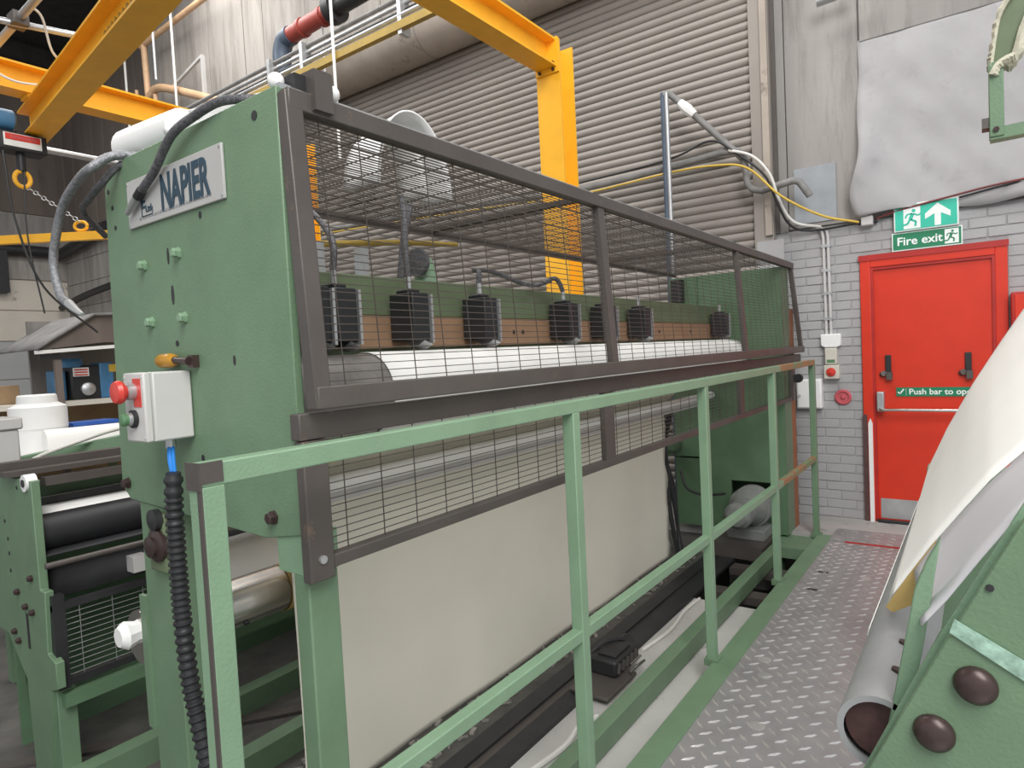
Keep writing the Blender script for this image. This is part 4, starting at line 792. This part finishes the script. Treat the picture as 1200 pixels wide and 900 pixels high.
cb_ = thing('crane_bridge', 'big yellow crane bridge beam crossing overhead at upper left', 'crane', (1.85, 4.5, 3.4))
q0, q1 = Vector((2.02, 6.05, 3.47)), Vector((1.55, 2.0, 3.47))
ibeam(q0, q1, 0.17, 0.22).build('bridge_beam', YELLOW, cb_)
for t in (0.08, 0.85):
    pp = q0.lerp(q1, t); MB().box(pp.x - 0.1, pp.x + 0.1, pp.y - 0.07, pp.y + 0.07, 3.575, 3.597).build('trolley_plate', YELLOW, cb_)
dd = (q1 - q0).normalized(); sd = dd.cross(Vector((0, 0, 1)))
mk = MB()
for k in range(10): 
    a = q0.lerp(q1, 0.47 + 0.016 * k); mk.bar(a + sd * 0.012 + Vector((0, 0, -0.02)), a + sd * 0.012 + dd * 0.035 + Vector((0, 0, 0.035)), 0.008, 0.02)
mk.build('faded_stencil', YELLOWD, cb_, label='faded illegible stencil marks')
ho = thing('chain_hoist', 'black chain hoist with a red and white plate hanging from the crane bridge', 'hoist', (1.9, 5.9, 2.95))
bx(1.74, 2.04, 5.82, 5.98, 3.21, 3.345).build('body', RUBBER, ho, bev=0.01)
pf = bx(1.76, 2.0, 5.812, 5.82, 3.235, 3.33).build('plate', SIGNW, ho)
bx(1.77, 1.99, 5.808, 5.813, 3.28, 3.325).build('red_band', KNOBR, pf)
mk = []
xx = 0.02
while xx < 0.19: 
    l = random.uniform(0.008, 0.02); mk.append([(xx, 0), (xx + l, 0), (xx + l, 0.022), (xx, 0.022)]); xx += l + 0.006
flat(mk, (1.78, 5.8085, 3.292), (1, 0, 0), (0, 0, 1), 0.001).build('worn_lettering', PINK, pf)
MB().lathe((1.72, 5.88, 3.44), (1, 0, 0), [(0.05, 0), (0.075, 0.01), (0.075, 0.12), (0.05, 0.14)], 18).build('motor', BLUEM, ho, label='blue hoist motor')
MB().box(1.86, 1.95, 5.86, 5.94, 3.34, 3.37).build('suspension_lug', RUBBER, ho); MB().bar((1.99, 5.88, 3.345), (2.0, 5.95, 3.40), 0.03, 0.03).build('trolley_hanger', RUBBER, ho)
MB().cyl((1.885, 5.9, 3.08), (1.885, 5.9, 3.22), 0.03, 12).build('hook_block', RUBBER, ho)
MB().tube([(1.885 + 0.05 * math.cos(t), 5.9, 3.02 + 0.06 * math.sin(t)) for t in [math.radians(a) for a in range(100, 440, 17)]], 0.016, 10).build('hook', YELLOW, ho, label='yellow hook')
MB().tube(smooth_path([(1.76, 5.85, 3.2), (1.80, 5.85, 2.7), (1.95, 5.85, 2.2), (2.3, 5.85, 1.85)], 8), 0.008, 6).build('pendant_cable', CABK, ho)
MB().tube(smooth_path([(1.90, 5.88, 3.2), (1.88, 5.88, 2.6), (1.95, 5.88, 2.0)], 8), 0.006, 6).build('pendant_cable', CABK, ho)
lbm = thing('lifting_bar', 'yellow lifting bar slung level from the hoist chain at far left', 'lifting bar', (2.1, 5.9, 2.5))
lv = Vector((0.589, -0.807, 0)); c0 = Vector((2.0, 6.0, 2.60))
MB().bar(c0 - lv * 1.2, c0 + lv * 1.3, 0.05, 0.065).build('bar', YELLOW, lbm)
sh = c0 + lv * 0.33 + Vector((0, 0, 0.05))
MB().tube([sh + lv * 0.05 * math.cos(t) + Vector((0, 0, 0.03 + 0.035 * math.sin(t))) for t in [math.radians(a) for a in range(0, 361, 24)]], 0.012, 8).build('shackle', YELLOW, lbm)
ch = MB(); p0 = Vector((1.90, 5.9, 2.97)); p1 = sh + Vector((0, 0, 0.06)); n = 14
for k in range(n):
    a = p0.lerp(p1, k / n); b = p0.lerp(p1, (k + 1.15) / n); d = (b - a); s_ = d.cross(Vector((0, 0, 1)) if k % 2 else Vector((0.6, 0.8, 0))).normalized() * 0.012
    ch.tube([a, a + d * .25 + s_, a + d * .75 + s_, b, a + d * .75 - s_, a + d * .25 - s_, a], 0.004, 5)
ch.build('sling_chain', ZINC, lbm)
# galvanised tubes above crane
sc_ = thing('scaffold_tubes', 'pair of clamped galvanised tubes above the yellow beams at top left', 'tube', (1.8, 5.3, 3.85))
MB().cyl((1.35, 5.30, 3.87), (2.10, 5.05, 3.87), 0.022, 12).build('tube', ZINC, sc_); MB().cyl((1.70, 4.6, 3.92), (1.72, 6.2, 3.86), 0.026, 12).build('tube', ZINC, sc_)
MB().box(1.66, 1.75, 5.12, 5.24, 3.85, 3.93).build('clamp', STEEL, sc_)
MB().tube(smooth_path([(1.72, 5.0, 3.93), (1.80, 5.05, 3.90), (1.88, 5.15, 3.74), (1.98, 5.2, 3.72), (2.06, 5.15, 3.84)], 6), 0.008, 8).build('loose_cable', CABW, sc_)
MB().tube(smooth_path([(1.66, 5.75, 3.86), (1.68, 5.6, 3.68), (1.80, 5.55, 3.62), (2.0, 5.55, 3.66), (2.1, 5.5, 3.70)], 6), 0.008, 8).build('loose_cable', CABW, sc_)
MB().cyl((-1.0, 6.5, 3.46), (4.4, 6.5, 3.46), 0.028, 10).build('ribbed_pipe', ZINC, label='thin steel pipe running below the farther yellow runway beam', cat='pipe')
# service pipes over the shutter
tr = thing('service_pipes', 'bundle of grey service pipes with a yellow strip high in front of the shutter drum', 'pipes', (4.6, 6, 4.75))
for i, (dx, dz, r, m) in enumerate([(0, 0.13, 0.022, LAG), (0, 0.065, 0.020, ZINC), (0, 0.0, 0.016, CABK), (-0.05, -0.065, 0.022, ZINC)]): MB().cyl((4.6 + dx, 2.0, 4.82 + dz), (4.6 + dx, 9.5, 4.82 + dz), r, 10).build('pipe', m, tr)
MB().box(4.52, 4.58, 2.0, 7.0, 4.62, 4.695).build('yellow_strip', YELLOWD, tr, label='dull yellow channel')
for y in (6.5, 5.9, 4.4): MB().box(4.53, 4.65, y, y + 0.05, 4.58, 4.98).build('hanger', ZINC, tr)
MB().box(4.5, 4.57, 6.2, 6.32, 4.55, 4.62).build('clip', YELLOWD, tr)
MB().cyl((4.5, 5.35, 3.6), (4.5, 5.35, 8.1), 0.016, 10).build('hanging_rod', WPLA, label='white vertical rod hanging in front of the service pipes', cat='rod')
MB().cyl((4.9, 9.8, 5.8), (4.9, 9.8, 8.1), 0.018, 8).build('hanging_rod', ZINC, label='thin grey rod hanging left of the red pipe', cat='rod')
MB().cyl((5.2, 6.36, 5.0), (5.2, 6.36, 8.1), 0.012, 8).build('hanging_rod', ZINC, label='thin rod hanging in front of the red pipe', cat='rod')
rd = thing('red_pipe', 'short red pipe with blue-black elbow high above the machine', 'pipe', (5.2, 6.8, 5.0))
MB().cyl((5.2, 6.98, 5.63), (5.2, 6.15, 5.66), 0.10, 18).build('pipe', REDP, rd)
for y in (6.75, 6.35): MB().cyl((5.2, y, 5.64), (5.2, y - 0.05, 5.64), 0.115, 18).build('coupling', REDP, rd)
MB().tube(smooth_path([(5.2, 6.96, 5.63), (5.2, 7.1, 5.60), (5.2, 7.17, 5.48), (5.2, 7.18, 5.35)], 5), 0.115, 16).build('elbow', PIPEB, rd)
MB().cyl((5.2, 7.18, 5.40), (5.2, 7.2, 4.5), 0.10, 16).build('drop_pipe', PIPEB, rd)
MB().cyl((5.2, 6.18, 5.66), (5.2, 6.06, 5.66), 0.17, 18).build('flange', BLACK, rd); MB().cyl((5.2, 6.06, 5.66), (5.2, 2.5, 5.75), 0.10, 16).build('black_pipe', BLACK, rd)
tp = thing('tan_pipe', 'tan painted pipework on the concrete wall at upper left', 'pipe', (5.6, 10.8, 5.6))
MB().cyl((5.62, 11.62, 8.1), (5.62, 11.55, 6.2), 0.05, 12).build('riser', TAN, tp)
MB().tube(smooth_path([(5.62, 12.0, 6.0), (5.62, 11.5, 6.22), (5.62, 11.2, 6.28), (5.62, 10.6, 6.08), (5.62, 9.3, 5.55), (5.62, 8.7, 5.3)], 5), 0.065, 12).build('sloping_run', TAN, tp)
MB().cyl((5.62, 11.7, 7.12), (5.62, 6.5, 7.30), 0.045, 12).build('top_run', TAN, tp)
MB().cyl((5.62, 11.3, 5.7), (5.62, 11.3, 6.2), 0.04, 10).build('dropper', TAN, tp); MB().cyl((5.62, 11.95, 5.6), (5.62, 11.95, 6.45), 0.03, 10).build('dropper', TAN, tp)
fg = MB().bar((5.7, 11.0, 6.2), (5.7, 9.9, 6.45), 0.04, 0.04).bar((5.7, 9.9, 5.6), (5.7, 9.9, 6.45), 0.05, 0.05); fg.build('angle_bracket', GPLA, label='grey angle bracket on the wall behind the tan pipe', cat='bracket')
for i, (y, z) in enumerate([(12.05, 5.8), (10.4, 5.6)]): MB().cyl((5.5, y, z), (5.5, y, 8.1), 0.02, 8).build('drop_wire', CABW, label=['thin white wire hanging left of the tan riser', 'thin white wire hanging right of the tan riser'][i], cat='wire')

# ================================================================== RIGHT FOREGROUND MACHINE
rm = thing('reel_stand', 'green plate and steel tube of the reel stand at lower right', 'machine', (1.3, 0.0, 0.0))
rp2 = MB().prism([(1.06, 0.175, 0.80), (1.06, 0.055, 1.06), (1.06, -0.04, 1.255), (1.06, -0.35, 1.255), (1.06, -0.35, 0.0065), (1.06, 0.10, 0.0065), (1.06, 0.20, 0.5)], (0.02, 0, 0)).build('side_plate', GREEN, rm, bev=0.002)
for (y, z) in [(0.0175, 1.017), (0.0665, 0.935)]: MB().lathe((1.06, y, z), (-1, 0, 0), [(0.026, 0), (0.026, 0.004), (0.024, 0.010), (0.016, 0.016), (0.001, 0.019)], 24).build('dome_bolt', BOLT, rp2)
MB().prism([(1.058, 0.046, 1.085), (1.058, 0.040, 1.105), (1.058, -0.09, 1.035), (1.058, -0.09, 1.005)], (-0.002, 0, 0)).build('tape_strip', TAPE, rp2, label='strip of clear tape')
MB().cyl((1.057, 0.0, 1.155), (1.061, 0.0, 1.155), 0.005, 8).build('hole', BLACK, rp2)
MB().prism([(1.09, 0.175, 0.80), (1.09, 0.060, 1.065), (1.09, -0.04, 1.268), (1.09, -0.06, 1.268), (1.09, 0.04, 1.06), (1.09, 0.15, 0.80)], (0.012, 0, 0)).build('edge_flange', GREEN2, rm)
MB().prism([(1.13, 0.058, 1.195), (1.13, 0.077, 1.156), (1.13, 0.092, 1.115), (1.13, 0.104, 1.046), (1.13, 0.132, 0.890), (1.13, 0.112, 0.86), (1.13, 0.082, 1.028)], (0.03, 0, 0)).build('bracket', GREEN2, rm, bev=0.002)
tb2 = MB()
N_ = 32; ro, ri = 0.060, 0.050; cy_, cz_ = 0.145, 0.872
vs = []
for x, r in ((1.13, ri), (1.13, ro), (3.05, ro), (3.05, ri)):
    for j in range(N_): t = 2 * PI * j / N_; vs.append((x, cy_ + r * math.cos(t), cz_ + r * math.sin(t)))
fsx = []
for k in range(3):
    for j in range(N_): j2 = (j + 1) % N_; fsx.append((k * N_ + j, k * N_ + j2, (k + 1) * N_ + j2, (k + 1) * N_ + j))
tb2.add(vs, fsx).build('tube', TUBEM, rm, label='grey steel tube')
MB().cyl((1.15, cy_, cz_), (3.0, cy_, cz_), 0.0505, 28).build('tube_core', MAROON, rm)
for x in (1.24, 1.36): MB().cyl((x, cy_ - 0.015, cz_ + 0.055), (x, cy_ - 0.017, cz_ + 0.062), 0.009, 10).build('screw', BOLT, rm)
bx(2.95, 3.05, -0.3, 0.19, 0.0065, 0.98).build('far_support', GREEN, rm)
# film on the reel stand
A_ = [(0.171, 0.945), (0.150, 1.005), (0.13, 1.036), (0.088, 1.107), (0.035, 1.184), (-0.003, 1.238), (-0.051, 1.292), (-0.16, 1.41), (-0.40, 1.66)]
B_ = [(0.203, 0.90), (0.185, 0.98), (0.160, 1.04), (0.124, 1.129), (0.041, 1.30), (-0.02, 1.41), (-0.064, 1.487), (-0.114, 1.571), (-0.30, 1.85)]
def lerpP(P_, v):
    t = v * (len(P_) - 1); i = min(int(t), len(P_) - 2); f = t - i
    return P_[i][0] * (1 - f) + P_[i + 1][0] * f, P_[i][1] * (1 - f) + P_[i + 1][1] * f
def film(u, v):
    a = lerpP(A_, v); b = lerpP(B_, v); xa = 1.40 + 0.1 * max(0, 1 - v * 8)
    return (xa + (3.0 - xa) * u, a[0] + (b[0] - a[0]) * u, a[1] + (b[1] - a[1]) * u)
fw = thing('film_web', 'white film sheet rising from the steel tube at right', 'film', (2.2, 0.0, 0.9))
MB().grid(film, 20, 40).build('sheet', FILM, fw, thick=0.002)
def fwrap(u, v):
    t = math.radians(20 - 150 * v); return (1.50 + 1.5 * u, 0.145 + 0.0625 * math.cos(t), 0.872 + 0.0625 * math.sin(t))
MB().grid(fwrap, 8, 14).build('turn', FILM, fw, thick=0.002)
def sidep(u, v):
    a = lerpP(A_, 0.30 + 0.62 * v); b = lerpP([(0.082, 1.075), (0.05, 1.12), (0.01, 1.185), (-0.04, 1.262), (-0.12, 1.37), (-0.25, 1.5)], v)
    return (1.395 + (1.10 - 1.395) * u, a[0] + (b[0] - a[0]) * u - 0.0 , a[1] - 0.004 + (b[1] - a[1]) * u)
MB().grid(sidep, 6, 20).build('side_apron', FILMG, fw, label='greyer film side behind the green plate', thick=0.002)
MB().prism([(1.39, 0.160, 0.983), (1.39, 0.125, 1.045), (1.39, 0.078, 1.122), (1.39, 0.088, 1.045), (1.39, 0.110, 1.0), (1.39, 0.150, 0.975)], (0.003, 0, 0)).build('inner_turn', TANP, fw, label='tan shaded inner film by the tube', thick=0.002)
# torn foam bracket upper right
ub = thing('foam_bracket', 'green angle bracket wrapped in torn foam at the top right corner', 'bracket', (2.5, -0.1, 2.0))
MB().box(2.47, 2.53, -0.055, -0.018, 2.08, 2.30).build('upright', GREEN, ub, bev=0.003)
MB().bar((2.5, -0.02, 2.09), (2.5, -0.9, 2.10), 0.05, 0.035).build('arm', GREEN, ub)
MB().box(2.475, 2.525, -0.03, 0.0, 2.11, 2.14).build('lug', STEEL, ub)
MB().cyl((2.465, -0.035, 2.10), (2.47, -0.035, 2.10), 0.008, 8).build('bolt', BOLT, ub)
MB().prism([(2.49, -0.029, 2.29), (2.49, -0.040, 2.385), (2.49, -0.049, 2.432), (2.49, -0.069, 2.469), (2.49, -0.12, 2.53), (2.49, -0.22, 2.64), (2.49, -0.25, 2.62), (2.49, -0.135, 2.46), (2.49, -0.10, 2.388), (2.49, -0.078, 2.310), (2.49, -0.055, 2.285)], (0.03, 0, 0)).build('upper_arm', OLIVE, ub)
def foam(pts, wd, dx):
    m = MB(); out = []; inn = []
    fine = smooth_path([(0, a, b) for a, b in pts], 8)
    for k, p in enumerate(fine):
        t = fine[min(k + 1, len(fine) - 1)] - fine[max(k - 1, 0)]; n = Vector((0, -t.z, t.y)).normalized()
        o_ = wd * random.uniform(0.5, 1.1); out.append(p + n * o_); inn.append(p - n * wd * 0.35)
    x0, x1 = dx
    rows = [[Vector((x0, q.y, q.z)) for q in inn], [Vector((x0 - 0.006, (q.y + r.y) / 2, (q.z + r.z) / 2)) for q, r in zip(inn, out)], [Vector((x0 + 0.004, q.y, q.z)) for q in out], [Vector((x1 - 0.004, q.y, q.z)) for q in out], [Vector((x1, q.y, q.z)) for q in inn]]
    L = len(inn); vs = [q for r in rows for q in r]; f = []
    for a in range(5):
        b = (a + 1) % 5
        for k in range(L - 1): f.append((a * L + k, a * L + k + 1, b * L + k + 1, b * L + k))
    f.append(tuple(a * L for a in range(5))); f.append(tuple(a * L + L - 1 for a in range(4, -1, -1)))
    return m.add(vs, f)
foam([(-0.026, 2.285), (-0.029, 2.32), (-0.038, 2.385), (-0.048, 2.432), (-0.068, 2.469), (-0.12, 2.53), (-0.22, 2.64)], -0.012, (2.475, 2.535)).build('foam_edge', FOAM, ub)
foam([(-0.058, 2.288), (-0.080, 2.310), (-0.102, 2.388), (-0.137, 2.46), (-0.25, 2.62)], 0.02, (2.475, 2.535)).build('foam_edge', FOAM, ub)
foam([(-0.025, 2.262), (-0.040, 2.288), (-0.060, 2.300), (-0.080, 2.305)], 0.018, (2.462, 2.54)).build('foam_lump', FOAM, ub)
